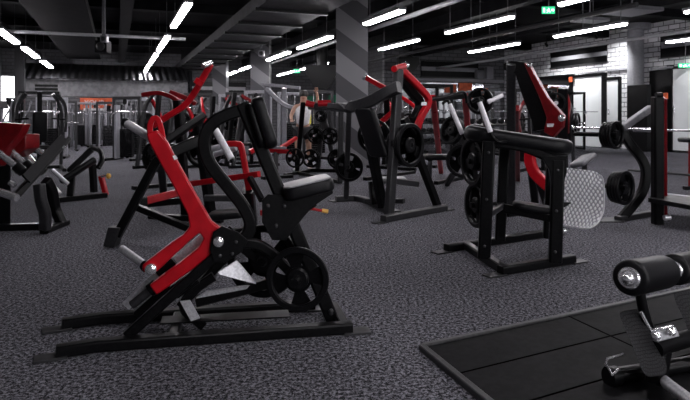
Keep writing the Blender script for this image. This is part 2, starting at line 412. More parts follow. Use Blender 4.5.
LL = 'lamp in the steep row left of the slatted duct, %s'
for a, n in (((188.5, 4, 173.5), 'longest and nearest'), ((168, 36.5, 158.7), 'second'), ((156.6, 54, 151), 'third'), ((149.8, 64.2, 146.3), 'fourth'), ((146, 70.4, 142), 'last and smallest')):
    lamp_px(*a, .12, LL % n)
LL = 'lamp in the row past the striped pillars, %s'
for a, n in (((402, 11, 366), 'nearest, just right of the big pillar'), ((331, 36.6, 299), 'just left of the big pillar'), ((289, 52.3, 268), 'short and bright, third from the front'), ((251, 66.2, 240), 'small, fourth from the front'), ((236, 71.8, 224), 'farthest, at the end')):
    lamp_px(*a, .13, LL % n)
LL = 'thin lamp in the long middle row, %s'
for a, n in (((597, -4.5, 560), 'nearest, cut by the top edge'), ((512.5, 17, 476), 'second from the front, above the red press lever'), ((474.5, 26.2, 447), 'third from the front'), ((418, 40.2, 380), 'above the red rowing lever'), ((327, 63.1, 318), 'small, beside the big pillar'), ((316, 65.9, 301), 'right of the green sign'), ((293, 71.6, 278), 'farthest, left of the green sign')):
    lamp_px(*a, .1, LL % n)
LL = 'thin lamp in the row along the brick wall, %s'
for a, n in (((724, 5.5, 686), 'cut by the right edge'), ((625.5, 24, 589), 'left of the light column'), ((587, 31, 555), 'above the brick wall window'), ((518.5, 43.5, 494), 'third from the column'), ((492.5, 48.2, 470), 'farthest')):
    lamp_px(*a, .1, LL % n)
for u in (-2.47, 1.21, 5.09, 7.44, 10.4, 14.0):
    for v in {-2.47: (), 1.21: (6.2, .8, -2.4, -5.5), 5.09: (6.2, .8, -2.4, -5.5), 7.44: (6.2, -2.4), 10.4: (), 14.0: (11,)}[u]:
        if (u, v) in ((5.09, 6.2), (7.44, 6.2)): v = 5.6
        a, b = R(u, v-1.1, LZ), R(u, v+1.1, LZ)
        h = MB(); h.rt([a, b], .13, .05, BX, 1)
        t = Thing('ceiling_lamp', 'white tube lamp on the ceiling above the viewer', 'lamp', (a+b)/2, 'tube lamps above and behind the viewer')
        t.part('tube', h, TUBE); t.part('housing', MB().box((a+b)/2+ZU*.05, AX, BX, ZU, 2.26, .17, .06), HOU)

# ---------- signs and wall things ----------
def sign(x0, x1, y0, y1, Y, label):
    t = Thing('exit_sign', label, 'sign', W((x0+x1)/2, y0, Y)); s = Y/F
    def bx(a, b, c, d, y, th): return MB().abox((a-HX)*s, (b-HX)*s, y, y+th, H-(d-HY)*s, H-(c-HY)*s)
    t.part('panel', bx(x0, x1, y0, y1, Y, .05), EXG)
    w, h = x1-x0, y1-y0; m = MB()
    def P(a, b): return W(x0+w*a, y0+h*b, Y-.012)
    for q in ([(.46, .2), (.54, .2), (.54, .36), (.46, .36)], [(.42, .4), (.58, .38), (.56, .62), (.44, .62)], [(.44, .6), (.5, .6), (.4, .9), (.3, .9)], [(.5, .6), (.56, .6), (.66, .76), (.6, .9), (.56, .8)],
              [(.3, .5), (.44, .42), (.44, .5), (.3, .58)], [(.7, .35), (.85, .35), (.85, .25), (.96, .5), (.85, .75), (.85, .62), (.7, .62)], [(.06, .2), (.2, .2), (.2, .85), (.06, .85)]):
        m.prism([P(*a) for a in q], V((0, 1, 0)), .01)
    t.part('pictogram', m, EXW)
    c = W((x0+x1)/2, y0, Y+.03); t.part('hanger', MB().cyl(c, V((c.x, c.y, ZC)), .01, 6), HOU)
sign(542.5, 555, 6.5, 13.5, 12.5, 'lit green emergency exit sign hanging over the middle of the hall')
sign(293.5, 300, 69, 73, 23, 'tiny lit green exit sign hanging between two far lamps')
sign(679, 692, 63.5, 67.5, 19.2, 'lit green exit sign above the right-hand frosted door')
t = Thing('banner', 'wide orange banner with white lettering on the far left wall', 'banner', PF(96, 112, -.1))
t.part('cloth', wrect(MB(), PF, 80, 112, 98, 109.5, .03, -.1), ORG)
t.part('trim_band', wrect(MB(), PF, 84, 112, 108.3, 110.5, .04, -.12), WHT)
cu = bpy.data.curves.new('lettering', 'FONT'); cu.body = 'YOUR'; cu.size = .34; cu.extrude = .004; cu.align_x = 'CENTER'; cu.align_y = 'CENTER'
to = bpy.data.objects.new('tmp', cu); C.objects.link(to); bpy.context.view_layer.update()
me = bpy.data.meshes.new_from_object(to); bpy.data.objects.remove(to); me.materials.append(WHT)
o = bpy.data.objects.new('lettering', me); C.objects.link(o); o.parent = t.r
o.location = PF(94.5, 103, -.13)-t.loc; o.rotation_euler = (math.pi/2, 0, math.atan2(PF.d.y, PF.d.x))
def wallthing(name, pl, x0, x1, y0, y1, th, off, mt, label, cat, group=None):
    return single(name, wrect(MB(), pl, x0, x1, y0, y1, th, off), mt, label, cat, pl((x0+x1)/2, y1, off), group, bevel=.01)
wallthing('wall_poster', PF, 36.5, 41, 98, 104, .03, -.1, ORG, 'small orange poster behind the tall white post at far left', 'poster')
wallthing('wall_poster', PF, 36.5, 41.5, 109, 119, .03, -.1, ORG, 'lower small orange poster at far left, under another', 'poster')
wallthing('wall_screen', PF, 100, 111, 111.5, 116, .06, -.12, MGR, 'dull blue-grey screen below the orange banner', 'screen')
for a, l in (((445, 456, 84, 96), 'squarish orange wall board below the pale ledge, leftmost'), ((459, 472, 83, 99), 'biggest orange wall board below the pale ledge'), ((476, 488, 88, 98), 'low orange wall board below the pale ledge, rightmost')):
    wallthing('wall_board', PB, *a, .04, -.1, ORG, l, 'board')
wallthing('notice', PR, 661, 668, 93, 99, .05, -.12, ORG, 'small orange notice left of the right-hand frosted door', 'notice')
wallthing('notice', PR, 569.2, 572.4, 77, 82, .05, -.2, ORG, 'tiny orange notice at the top left of the first frosted panel', 'notice')
wallthing('wall_box', PB, 485.5, 492, 67, 79, .25, -.2, LGR, 'pale upright wall box right of the far slatted window', 'box')
wallthing('wall_box', PB, 476, 483, 70, 79, .25, -.2, MGR, 'grey wall box next to the pale upright one', 'box')
wallthing('wall_board', PF, 305, 320, 96, 104, .05, -.15, GRN, 'green board on the far wall left of the red roller', 'board')
PRT = Pl(R(UJ, 0), R(UJ, 1))
wallthing('wall_board', PRT, 329, 341, 95, 102, .05, -.1, GRN, 'green board on the side wall directly above the red roller', 'board')
def hood(x0, x1, y0, Y, label):
    w = x1-x0; pts = [W(x0, y0, Y), W(x1, y0, Y), W(x1, y0+7, Y), W(x1-w*.3, y0+w*.75, Y), W(x0+w*.3, y0+w*.75, Y), W(x0, y0+7, Y)]
    b = MB(); b.prism(pts, V((0, 1, 0)), .9); c = W((x0+x1)/2, y0, Y); t = Thing('extractor_hood', label, 'hood', c)
    t.part('hood_body', b, BLK); t.part('flue', MB().cyl(c-ZU*.05, V((c.x, c.y, ZC)), .2, 16), BLK)
hood(306, 338, 66, 21, 'black tapering extractor hood under the ceiling left of the big striped pillar')
hood(398, 418, 58, 24, 'black tapering extractor hood right of the big striped pillar')
# ceiling-mounted boxes
def spk(px, py, Y, w, mt, label, name='ceiling_speaker', cat='speaker'):
    c = W(px, py, Y); t = Thing(name, label, cat, c)
    t.part('case', MB().abox(c.x-w/2, c.x+w/2, c.y-w/2, c.y+w/2, c.z-w/2, c.z+w/2), mt, bevel=.01)
    t.part('bracket', MB().cyl(c+ZU*w*.4, V((c.x, c.y, ZC)), .03, 8), HOU)
    t.part('grille', MB().lathe(c-V((0, w/2, 0)), V((0, -1, 0)), [(w*.36, 0), (w*.36, .02), (w*.3, .03), (w*.1, .02)], 20), GRYC)
spk(104.5, 39, 14, .15, MGR, 'small pale ceiling loudspeaker between the two left lamp rows')
spk(261.5, 53.5, 19, .18, LGR, 'small pale box hanging in front of the second striped pillar')
spk(103, 47, 15, .3, BEA, 'dark box hanging under the small pale ceiling loudspeaker')
def panel_lamp(px, py, Y, w, d, label):
    c = W(px, py, Y); t = Thing('ceiling_panel', label, 'ceiling panel', c)
    t.part('panel', MB().box(c, BX, AX, ZU, w, d, .08), MGR); t.part('hanger', MB().cyl(c, V((c.x, c.y, ZC)), .02, 8), HOU)
panel_lamp(632, 11, 13.5, .9, .9, 'flat pale square panel under the ceiling near the light column')
panel_lamp(590, 20, 15, .8, .5, 'flat dark panel hanging behind the long thin lamps')

# track spots washing the brick wall and the light column
for v, lab in ((12.5, 'far right of the light column'), (16.6, 'left of the light column'), (19.2, 'above the frosted panels')):
    c = R(U1-1.5, v, 4.0); t = Thing('track_spotlight', 'small black ceiling spotlight aimed at the brick wall, '+lab, 'lamp', c)
    ld = bpy.data.lights.new('spot', 'SPOT'); ld.energy = 300; ld.spot_size = 1.9; ld.spot_blend = .8; ld.shadow_soft_size = .05
    lo = bpy.data.objects.new('lamp_bulb', ld); C.objects.link(lo); lo.parent = t.r
    dr = (R(U1, v+.3, 2.3)-c).normalized(); lo.rotation_euler = dr.to_track_quat('-Z', 'Y').to_euler(); lo.location = dr*.12
    t.part('lamp_head', MB().lathe(c, dr, [(.03, -.1), (.05, -.09), (.055, .08), (.045, .08), (.04, .02)], 16), BLK)
    t.part('stem', MB().cyl(c, V((c.x, c.y, ZC)), .012, 8), BLK)

o = struct('window_6', MB().box(R(6.5, V0+.03, 2.2), BX, AX, ZU, 11, .04, 2.3), mat('added fill glow behind the viewer', (.97, .97, 1), .3, emit=5))  # unseen glowing panel, added to light the front faces from behind the camera
m = MB()
for k in range(6): m.box(R(1+k*2.2, V0+.07, 2.2), BX, AX, ZU, .08, .06, 2.3)
struct('window_frame', m, GRYC, o)  # bars across the added panel
# ---------- weight plates ----------
def plate_web(r, th):
    bm = bmesh.new(); seg = 64; lv = [.13, .44, .80, .90]; vs = []
    for q in lv: vs.append([bm.verts.new((r*q*math.cos(2*math.pi*i/seg), r*q*math.sin(2*math.pi*i/seg), -th/2)) for i in range(seg)])
    for k in range(3):
        for i in range(seg):
            a = (i % 16)
            if k == 1 and 4 <= a <= 11: continue
            j = (i+1) % seg
            bm.faces.new((vs[k][i], vs[k][j], vs[k+1][j], vs[k+1][i]))
    bmesh.ops.solidify(bm, geom=bm.faces[:], thickness=-th)
    return bm
def make_plate():
    t = Thing('weight_plate', 'x', 'weight plate'); r = .225
    m = MB(); m.bm.free(); m.bm = plate_web(r, .022)
    m.lathe((0, 0, 0), ZU, [(r*.84, -.021), (r*.97, -.021), (r, -.014), (r, .014), (r*.97, .021), (r*.84, .021), (r*.80, .012), (r*.80, -.012)], 64, cap=False)
    m.lathe((0, 0, 0), ZU, [(r*.12, -.02), (r*.30, -.02), (r*.36, -.008), (r*.36, .008), (r*.30, .02), (r*.12, .02)], 40, cap=False)
    t.part('plate_body', m, RUB)
    m = MB(); m.lathe((0, 0, 0), ZU, [(.026, -.022), (.033, -.022), (.033, .022), (.026, .022)], 24, cap=False); t.part('hub_ring', m, GRYC)
    return t.r
PLATE = make_plate(); used = [False]
def wplate(c, ax, r, label, group=None, spin=.3):
    q = V(ax).normalized().to_track_quat('Z', 'Y') @ Quaternion((0, 0, 1), spin)
    if not used[0]:
        used[0] = True; PLATE.location = c; PLATE.rotation_euler = q.to_euler(); PLATE.scale = (r/.225,)*3; PLATE['label'] = label
        if group: PLATE['group'] = group
        return PLATE
    return dup(PLATE, c, q, label, group, r/.225)
def stack(c, ax, r, labels, gap=.046, group=None):
    ax = V(ax).normalized()
    for i, l in enumerate(labels): wplate(V(c)-ax*(gap*i*r/.225 if r > .2 else gap*i), ax, r*(1-.03*i), l, group, .3+i*.5)
def bolt(t, c, ax, r=.016, parent=None):
    mt = CHR if r > .017 else GRYC
    ax = V(ax).normalized()
    t.part('bolt', MB().lathe(c, ax, [(r, 0), (r, r*.5), (r*.7, r*.8), (r*.3, r*.9)], 14), mt, parent)

# ================= A: foreground seated row =================
PA = Pl(G(95, 350), G(372, 331)); n = PA.n; d = PA.d; nn = -n
t = Thing('seated_row_machine', 'black seated row machine with glossy red lever arm and white grip, nearest the viewer', 'gym machine', G(215, 330))
MID, FAR = .19, .38
def gz(px, py, z): g = G(px, py, z); return g
r0 = [gz(56, 351.5, .03), gz(97, 345, .03), gz(352, 327, .03)]
far0 = [gz(62, 324, .03), gz(103, 318, .03), gz(103, 318, .03)+(r0[2]-r0[1])*.93]
t.part('floor_rail', MB().rt(r0, .07, .06, n, 1), BLK, bevel=.003)
t.part('floor_rail', MB().rt(far0, .07, .06, n, 1), BLK, bevel=.003)
for p, q in ((r0[0], r0[0]-r0[1]), (r0[2], r0[2]-r0[1]), (far0[0], far0[0]-far0[1]), (far0[2], far0[2]-far0[1])):
    q = V((q.x, q.y, 0)).normalized(); c = V((p.x, p.y, .006))+q*.025
    fp = t.part('foot_plate', MB().box(c, q, V((-q.y, q.x, 0)), ZU, .15, .1, .012), GRYC, bevel=.002)
for f in (.28, .97):
    a = r0[1].lerp(r0[2], f); t.part('cross_bar', MB().beam(a, a+n*FAR, .06, .055, d), BLK, bevel=.003)
for off in (.03, FAR-.02):
    t.part('diagonal_brace', MB().beam(PA(127, 336, .03)+n*(off-.03), PA(233, 240, .03)+n*(off-.03), .045, .055, n), BLK, bevel=.003)
m = MB(); m.rt([PA(214, 276, MID), PA(192, 292, MID), PA(184, 308, MID), PA(204, 326, MID)], .04, .05, n); t.part('knee_brace', m, BLK)
t.part('rear_brace', MB().beam(PA(196, 302, FAR-.1), PA(273, 282, FAR-.1), .05, .055, n), BLK)
t.part('rear_brace', MB().beam(PA(180, 306, FAR-.06), PA(232, 250, FAR-.06), .05, .05, n), BLK)
t.part('base_tray', MB().prism([gz(160, 324, .065), gz(290, 317, .065), gz(290, 317, .065)+n*.12, gz(160, 324, .065)+n*.12], ZU, .008), BLK)
# shiny plates
t.part('foot_rest', MB().prism([PA(218, 272, FAR-.14), PA(237, 260, FAR-.10), PA(257, 284, FAR-.12), PA(220, 274, FAR-.14)], n+ZU*.6, .008), STL)
t.part('foot_rest', MB().prism([PA(196, 298, FAR-.13), PA(207, 291, FAR-.13), PA(257, 284, FAR-.12), PA(255, 287, FAR-.12)], n+ZU*.6, .008), STL)
m = MB(); m.beam(PA(126, 306, .16), PA(150, 282, .16), .02, .05, n); m.beam(PA(150, 282, .16), PA(208, 233, .2), .02, .05, n)
t.part('slide_rail', m, STL)
t.part('rail_clamp', MB().beam(PA(160, 276, .15), PA(176, 262, .15), .06, .085, n), BLK, bevel=.004)
t.part('rail_clamp', MB().beam(PA(174, 292, .14), PA(196, 276, .14), .06, .08, n), BLK, bevel=.004)
t.part('side_link', MB().prism([PA(180, 301, .12), PA(190, 300, .12), PA(200, 318, .12), PA(191, 321, .12)], n, .01), STL)
# main upright and loop
up = t.part('main_upright', MB().beam(PA(242, 103, MID), PA(335, 326, MID), .075, .078, n), BLK, bevel=.004)
for px, py in ((281, 205), (289, 224), (331, 313)): bolt(t, PA(px, py, MID-.04), nn, .012, up)
t.part('loop_frame', MB().rt([PA(x, y, MID) for x, y in ((250, 106), (240, 110.5), (228, 114.5), (216, 120.5), (208, 129), (204.5, 141), (206, 154), (213, 168), (230, 189), (243, 206), (250, 222), (246, 236), (229, 246))], .06, .072, n), BLK, bevel=.003)
gs = t.part('seat_gusset', MB().prism([PA(x, y, MID-.045) for x, y in ((262, 200), (268, 194), (300, 197), (332, 188), (333, 193), (312, 207), (296, 226), (286, 240), (272, 240), (262, 222))], n, .02), BLK, bevel=.003)
t.part('seat_gusset', MB().prism([PA(x, y, MID+.06) for x, y in ((262, 200), (268, 194), (300, 197), (332, 188), (333, 193), (312, 207), (296, 226), (286, 240), (272, 240), (262, 222))], n, .02), BLK, bevel=.003)
for px, py in ((268, 206), (284, 206), (276, 226)): bolt(t, PA(px, py, MID-.057), nn, .012, gs)
t.part('seat_post', MB().beam(PA(272, 228, MID), PA(313, 200, MID), .07, .07, n), BLK)
a, b = PA(284, 193, MID), PA(330, 182, MID); X = (b-a).normalized(); Z = n.cross(X); Z = Z if Z.z > 0 else -Z
st = t.part('seat', MB().pad((a+b)/2, X, n, Z, (b-a).length+.02, .27, .075, .02, .06), LEA, ang=50)
t.part('seat_top_glare', MB().pad((a+b)/2+Z*.036, X, n, Z, (b-a).length-.0, .25, .012, .004, .055), GLEA, st, ang=50)  # pale cap: lamp glare on the black seat, put into the colour
a, b = PA(253, 100, MID), PA(268, 147, MID); X = (a-b).normalized(); Z = n.cross(X); Z = Z if Z.x > 0 else -Z
cp = t.part('chest_pad', MB().pad((a+b)/2+Z*.02, X, n, Z, (a-b).length+.02, .26, .07, .025, .05), LEA, ang=50)
t.part('pad_backing', MB().pad((a+b)/2-Z*.03, X, n, Z, (a-b).length-.02, .22, .03, .01, .05), BLK, cp, ang=50)
# red lever
oa = .05
pts = ((147, 133), (158, 130), (168, 142), (175, 156), (197, 195), (212, 221), (230, 234), (229, 244), (214, 251), (192, 269), (157, 294), (150, 284), (180, 262), (199, 247), (204, 238), (200, 232), (191, 239), (158, 270), (150, 274), (143, 270), (143, 264), (173, 241), (184, 234), (190, 226), (188, 214), (175, 188), (158, 158), (149, 141))
la = t.part('lever_arm', MB().prism([PA(x, y, oa) for x, y in pts], n, .055), RED, bevel=.008, ang=40)
t.part('lever_hook', MB().rt([PA(x, y, oa+.02) for x, y in ((151, 140), (150, 127), (153, 119), (157.5, 119), (161, 128), (164, 142), (169, 152))], .03, .028, n), RED, la)
g0, g1 = PA(160, 143, .06), W(128, 124, 3.45)
t.part('upper_grip', MB().tube([g0, g1], .023, 1, 20), WGR, la, label='white taped grip')
t.part('grip_cap', MB().tube([g1, g1+(g1-g0).normalized()*.03], .027, 1, 20), BLK, la)
g0, g1 = PA(147, 267, oa), W(122, 249, 3.36)
t.part('lower_roller', MB().tube([g0, g1], .022, 1, 20), STL, la)
t.part('roller_collar', MB().tube([g0, g0.lerp(g1, .08)], .03, 1, 20), BLK, la)
bolt(t, PA(151, 269, oa-.028), nn, .03, la)
m = MB(); m.tube([PA(156, 286, oa+.02), PA(132, 305, oa+.03)], .024, 1, 18); t.part('stop_shaft', m, GRYC, la)
m = MB(); m.tube([PA(157, 285, oa+.02), PA(150, 290.5, oa+.02)], .036, 1, 18); t.part('shaft_collar', m, BLK, la)
for px, py in ((176, 160), (184, 172)): t.part('white_decal', MB().prism([PA(px-3.5, py-4, oa-.0285), PA(px-.5, py-5, oa-.0285), PA(px+2, py-1.5, oa-.0285), PA(px-1.5, py, oa-.0285)], n, .003), WHT, la) if px == 176 else None
# pivot
pv = t.part('pivot_plate', MB().prism([PA(x, y, .0) for x, y in ((213, 232), (222, 226), (238, 232), (248, 240), (242, 252), (226, 262), (214, 262), (210, 250))], n, .014), BLK, bevel=.003)
bolt(t, PA(218.5, 241.5, -.007), nn, .028, pv)
for px, py in ((236, 242), (232, 254), (220, 256)): bolt(t, PA(px, py, -.007), nn, .01, pv)
t.part('pivot_axle', MB().cyl(PA(219, 242, .0), PA(219, 242, .0)+n*.36, .03), BLK)
wa = t.part('weight_arm', MB().rt([PA(226, 244, .12), PA(262, 246, .12), PA(297, 279, .12)], .05, .055, n, 5), BLK, bevel=.003)
ax = V((-.12, -1, .03)).normalized(); pc = PA(297.5, 279, -.03)
t.part('weight_horn', MB().cyl(pc-ax*.16, pc+ax*.10, .024), BLK, wa)
wplate(pc, ax, .172, 'black four-spoke weight plate on the near horn of the nearest machine', spin=.15)
pc2 = PA(263, 261, .30)
wa = t.part('weight_arm', MB().beam(PA(236, 242, .32), PA(264, 264, .32), .05, .055, n), BLK)
t.part('weight_horn', MB().cyl(pc2+ax*.04, pc2-ax*.14, .024), BLK, wa)
wplate(pc2, ax, .212, 'black weight plate half hidden behind the front plate of the nearest machine', spin=.5)
bolt(t, PA(331, 311, .1), nn, .014)
a, b = PA(298, 207, MID), PA(322, 210.5, MID)
al = t.part('adjustment_lever', MB().cyl(a, b, .008, 12), RED); t.part('lever_tip', MB().cyl(b, PA(328, 211.5, MID), .012, 12), BRS, al)

# ================= E: right machine =================
t = Thing('standing_leg_machine', 'black leg machine with long oval torso pad and diamond tread sheet, standing right of centre', 'gym machine', G(505, 268))
def rail(name, a, b, w=.075, h=.07): return t.part(name, MB().beam(V((a.x, a.y, h/2)), V((b.x, b.y, h/2)), w, h), BLK, bevel=.004)
A1, A2, B1, B2 = G(500, 275), G(573, 263), G(446, 252), G(552, 236)
rail('floor_rail', A1, A2); rail('floor_rail', B1, B2); rail('side_rail', G(466, 249), G(504, 274))
for p, q in ((A1, A1-A2), (A2, A2-A1), (B1, B1-B2), (B2, B2-B1)):
    q = V((q.x, q.y, 0)).normalized(); c = V((p.x, p.y, .006))+q*.05
    t.part('foot_plate', MB().box(c, q, V((-q.y, q.x, 0)), ZU, .17, .1, .012), GRYC, bevel=.002)
PE = Pl(G(486, 265), G(557, 268)); n = PE.n; nn = -n
for x0, y0, x1, y1, o, w in ((484, 258, 489, 141, 0, .1), (500, 240, 505, 140, .55, .09), (555, 262, 558, 160, 0, .1), (548, 238, 552, 152, .6, .085)):
    u = t.part('upright', MB().beam(PE(x0, y0, o), PE(x1, y1, o), .08, w, n), BLK, bevel=.004)
    if o == 0:
        for f in (.1, .5, .9): bolt(t, PE(x0+(x1-x0)*f, y0+(y1-y0)*f, -.04), nn, .012, u)
t.part('upper_bracket', MB().prism([PE(x, y, 0) for x, y in ((541, 156), (566, 156), (566, 172), (562, 186), (551, 186), (549, 170))], n, .07), BLK, bevel=.004)
t.part('table_beam', MB().rt([PE(484, 143, .05), PE(520, 147, .05), PE(556, 161, .05)], .08, .07, n, 4), BLK, bevel=.004)
t.part('table_beam', MB().beam(PE(500, 139, .55), PE(552, 152, .6), .06, .07, n), BLK)
t.part('cross_beam', MB().beam(PE(504, 208, .12), PE(553, 218, .02), .07, .07, n), BLK, bevel=.004)
t.part('cross_beam', MB().beam(PE(488, 214, .0), PE(502, 205, .55), .06, .06), BLK)
a, b = PE(516, 206, .12), PE(552, 212, .1); X = (b-a).normalized(); Z = n.cross(X); Z = Z if Z.z > 0 else -Z
t.part('knee_pad', MB().pad((a+b)/2+Z*.01, X, n, Z, (b-a).length+.06, .22, .06, .025, .08), LEA, ang=50)
a, b = PE(465, 133, .2), PE(571, 149, .2); X = (b-a).normalized(); Z = n.cross(X); Z = Z if Z.z > 0 else -Z
m = MB(); k = 9; vs = []
tp = t.part('torso_pad', MB().pad((a+b)/2+Z*.01, X, n, Z, (b-a).length+.02, .42, .12, .045, .19), LEA, ang=50)
t.part('pad_board', MB().pad((a+b)/2-Z*.045, X, n, Z, (b-a).length-.04, .36, .03, .01, .16), BLK, tp, ang=50)
# handles
for q, (g, e) in enumerate((((479, 101), (490.5, 132)), ((449, 103), (462.5, 134)))):
    off = -.05 if q == 0 else .35
    h = t.part('handle_bar', MB().tube([PE(g[0]-7, g[1]+1, off), PE(g[0]-2, g[1]-2.5, off), PE(*g, off), PE(*e, off), PE(e[0]+3, e[1]+6, off), PE(e[0]+9, e[1]+10, off), PE(e[0]+16, e[1]+9, off+.05)], .013, 5), BLK)
    t.part('white_grip', MB().tube([PE(g[0]+.5, g[1]+1, off), PE(*e, off)], .021, 1, 16), WGR, h, label='white grip')
# weights left
pc = PE(476, 161, .25); ax = V((-.96, -.25, 0))
t.part('weight_horn', MB().cyl(pc-ax*.16, pc+ax*.08, .024), BLK)
stack(pc+ax*.03, ax, .21, ['outer weight plate high on the left side of the oval-pad leg machine', 'inner weight plate high on the left side of the oval-pad leg machine'])
pc = PE(479, 205, .25)
t.part('weight_horn', MB().cyl(pc-ax*.16, pc+ax*.08, .024), BLK)
stack(pc+ax*.03, ax, .19, ['outer weight plate low on the left side of the oval-pad leg machine', 'inner weight plate low on the left side of the oval-pad leg machine'])
# diamond tread sheet
def sheet(nu, nv, fn, th, mt, name, par, rc=.28):
    bm = bmesh.new(); uvl = bm.loops.layers.uv.new('UVMap'); vs = {}
    for i in range(nu+1):
        for j in range(nv+1): vs[i, j] = bm.verts.new(fn(i/nu, j/nv))
    for i in range(nu):
        for j in range(nv):
            f = bm.faces.new((vs[i, j], vs[i+1, j], vs[i+1, j+1], vs[i, j+1]))
            for l, (a, b) in zip(f.loops, ((i, j), (i+1, j), (i+1, j+1), (i, j+1))): l[uvl].uv = (a/nu, b/nv)
    bmesh.ops.solidify(bm, geom=bm.faces[:], thickness=th)
    m = MB(); m.bm.free(); m.bm = bm; return t.part(name, m, mt, par, ang=50)
def rr(u, v, c):                                      # square to rounded rectangle
    x, y = u*2-1, v*2-1; e = 5.0
    k = (abs(x)**e+abs(y)**e)**(1/e); s = max(abs(x), abs(y))/k if k > 0 else 1
    return (x*s+1)/2, (y*s+1)/2
def tr(u, v):
    u, v = rr(u, v, .2)
    x = 552+(604-552)*u; y = 166+6*u+(224-166)*v
    bulge = math.sin(math.pi*v)*.05
    x -= 12*(v-.55)**2*4*(1 if v > .55 else 0)*u
    return W(x, y, 5.12-.42*v+bulge+.22*(1-u))
ft = sheet(16, 20, tr, .008, TRD, 'tread_sheet', None)
ft2 = t.part('sheet_rim', MB().tube([V(tr(1, q/12)) for q in range(13)]+[V(tr(1-q/12, 1)) for q in range(1, 10)], .007, 2, 8), STL, ft)
t.part('sheet_bracket', MB().beam(W(556, 205, 5.05), W(580, 205, 5.1), .05, .05), BLK, ft)
bolt(t, W(564, 231, 4.95), V((.3, -1, 0)), .03)

# ================= D: middle A-frame machine =================
t = Thing('incline_press_machine', 'dark grey A-frame machine with three weight plates on its front upright, centre of the hall', 'gym machine', G(392, 214))
PD = Pl(G(378, 221), G(450, 208)); n = PD.n; nn = -n
c1, c2, c3 = G(383, 219, .04), G(445, 207.5, .04), G(336, 199, .04)
def foot(p, q, w=.16):
    q = V((q.x, q.y, 0)).normalized(); c = V((p.x, p.y, .006))+q*.05
    t.part('foot_plate', MB().box(c, q, V((-q.y, q.x, 0)), ZU, w, .12, .012), GRYC, bevel=.002)
t.part('floor_rail', MB().beam(c1, c2, .09, .08), GRYC, bevel=.004); foot(c1, c1-c2); foot(c2, c2-c1)
c4 = G(398, 214, .04)
t.part('floor_rail', MB().rt([c3, G(362, 199, .04), c4], .09, .08, ZU.cross(c4-c3), 4), GRYC, bevel=.004); foot(c3, c3-c4)
PD2 = Pl(c3, c4)
fu = t.part('front_upright', MB().rt([PD(389, 216, 0), PD(394, 145, 0), PD(397, 95, 0), PD(398.5, 69, 0)], .08, .115, n, 3), GRYC, bevel=.005)
t.part('rear_leg', MB().beam(PD(404, 118, .12), PD(438, 207, .03), .08, .1, n), BLK, bevel=.004)
t.part('pad_post', MB().beam(W(362, 104, 7.35), G(383, 207, .06), .09, .12, n), BLK, bevel=.004)
a, b = W(360, 108, 7.2), W(376, 158, 7.1); X = (a-b).normalized(); Z = n.cross(X)
if Z.x < 0: Z = -Z
t.part('back_pad', MB().pad((a+b)/2+Z*.07, X, n, Z, (a-b).length, .3, .09, .03, .06), LEA, ang=50)
t.part('thin_post', MB().beam(W(349, 108, 8.0), G(346, 198, .05), .07, .07), GRYC)
t.part('top_arm', MB().rt([W(330, 107, 7.6), W(348, 107.5, 7.45), W(368, 102, 7.2), W(384, 94, 7.0), W(399, 87, 6.85)], .14, .085, n, 5), GRYC, bevel=.004)
t.part('cross_tie', MB().beam(PD(393, 181, .03), PD(417, 184, .12), .06, .07, n), GRYC)
t.part('cross_tie', MB().beam(W(366, 201, 7.9), W(404, 201, 7.6), .06, .06), GRYC)
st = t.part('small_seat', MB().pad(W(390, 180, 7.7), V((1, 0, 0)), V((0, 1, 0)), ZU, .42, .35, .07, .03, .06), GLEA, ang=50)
t.part('seat_post', MB().beam(W(372, 182, 7.75), G(374, 205, .06), .08, .08), BLK)
t.part('weight_horn', MB().cyl(W(349, 167, 8.6), W(348, 167, 8.15), .025), BLK)
t.part('weight_horn', MB().cyl(W(371, 136, 7.3), W(375, 136, 7.85), .025), BLK)
pc = PD(408, 145, -.05); ax = V((.72, -.69, 0))
t.part('weight_horn', MB().cyl(pc-ax.normalized()*.3, pc+ax.normalized()*.05, .025), BLK, fu)
stack(pc+ax*.03, ax, .262, ['front weight plate of three on the centre A-frame machine', 'middle weight plate of three on the centre A-frame machine', 'rear weight plate of three on the centre A-frame machine'], gap=.062)
# red lever
rl = t.part('red_lever', MB().rt([PD(400, 68, .1), PD(414, 82, .1), PD(427, 96, .1), PD(428, 104, .1), PD(422, 115, .1), PD(417, 128, .1)], .07, .085, n, 4), RED, bevel=.006)
t.part('lever_decal', MB().prism([PD(421.5, 102, .045), PD(427, 102, .045), PD(426.5, 105.5, .045), PD(421, 105.5, .045)], n, .004), WHT, rl)
t.part('inner_lever', MB().rt([PD(401, 78, .2), PD(411, 91, .2), PD(419, 101, .2), PD(419, 110, .2), PD(413, 121, .2)], .09, .12, n, 4), BLK, bevel=.006)
tc = t.part('top_roller', MB().cyl(PD(394, 69, -.02), PD(404, 66, .06), .037), RED, fu)
t.part('roller_cap', MB().cyl(PD(404, 66, .06), PD(406, 65.5, .08), .04), CHR, tc)
t.part('lever_grip', MB().tube([PD(430, 100, .1), PD(448, 96, .1), PD(462, 92, .1), PD(466, 96, .1), PD(467, 103, .1)], .022, 5, 12), BLK, rl)

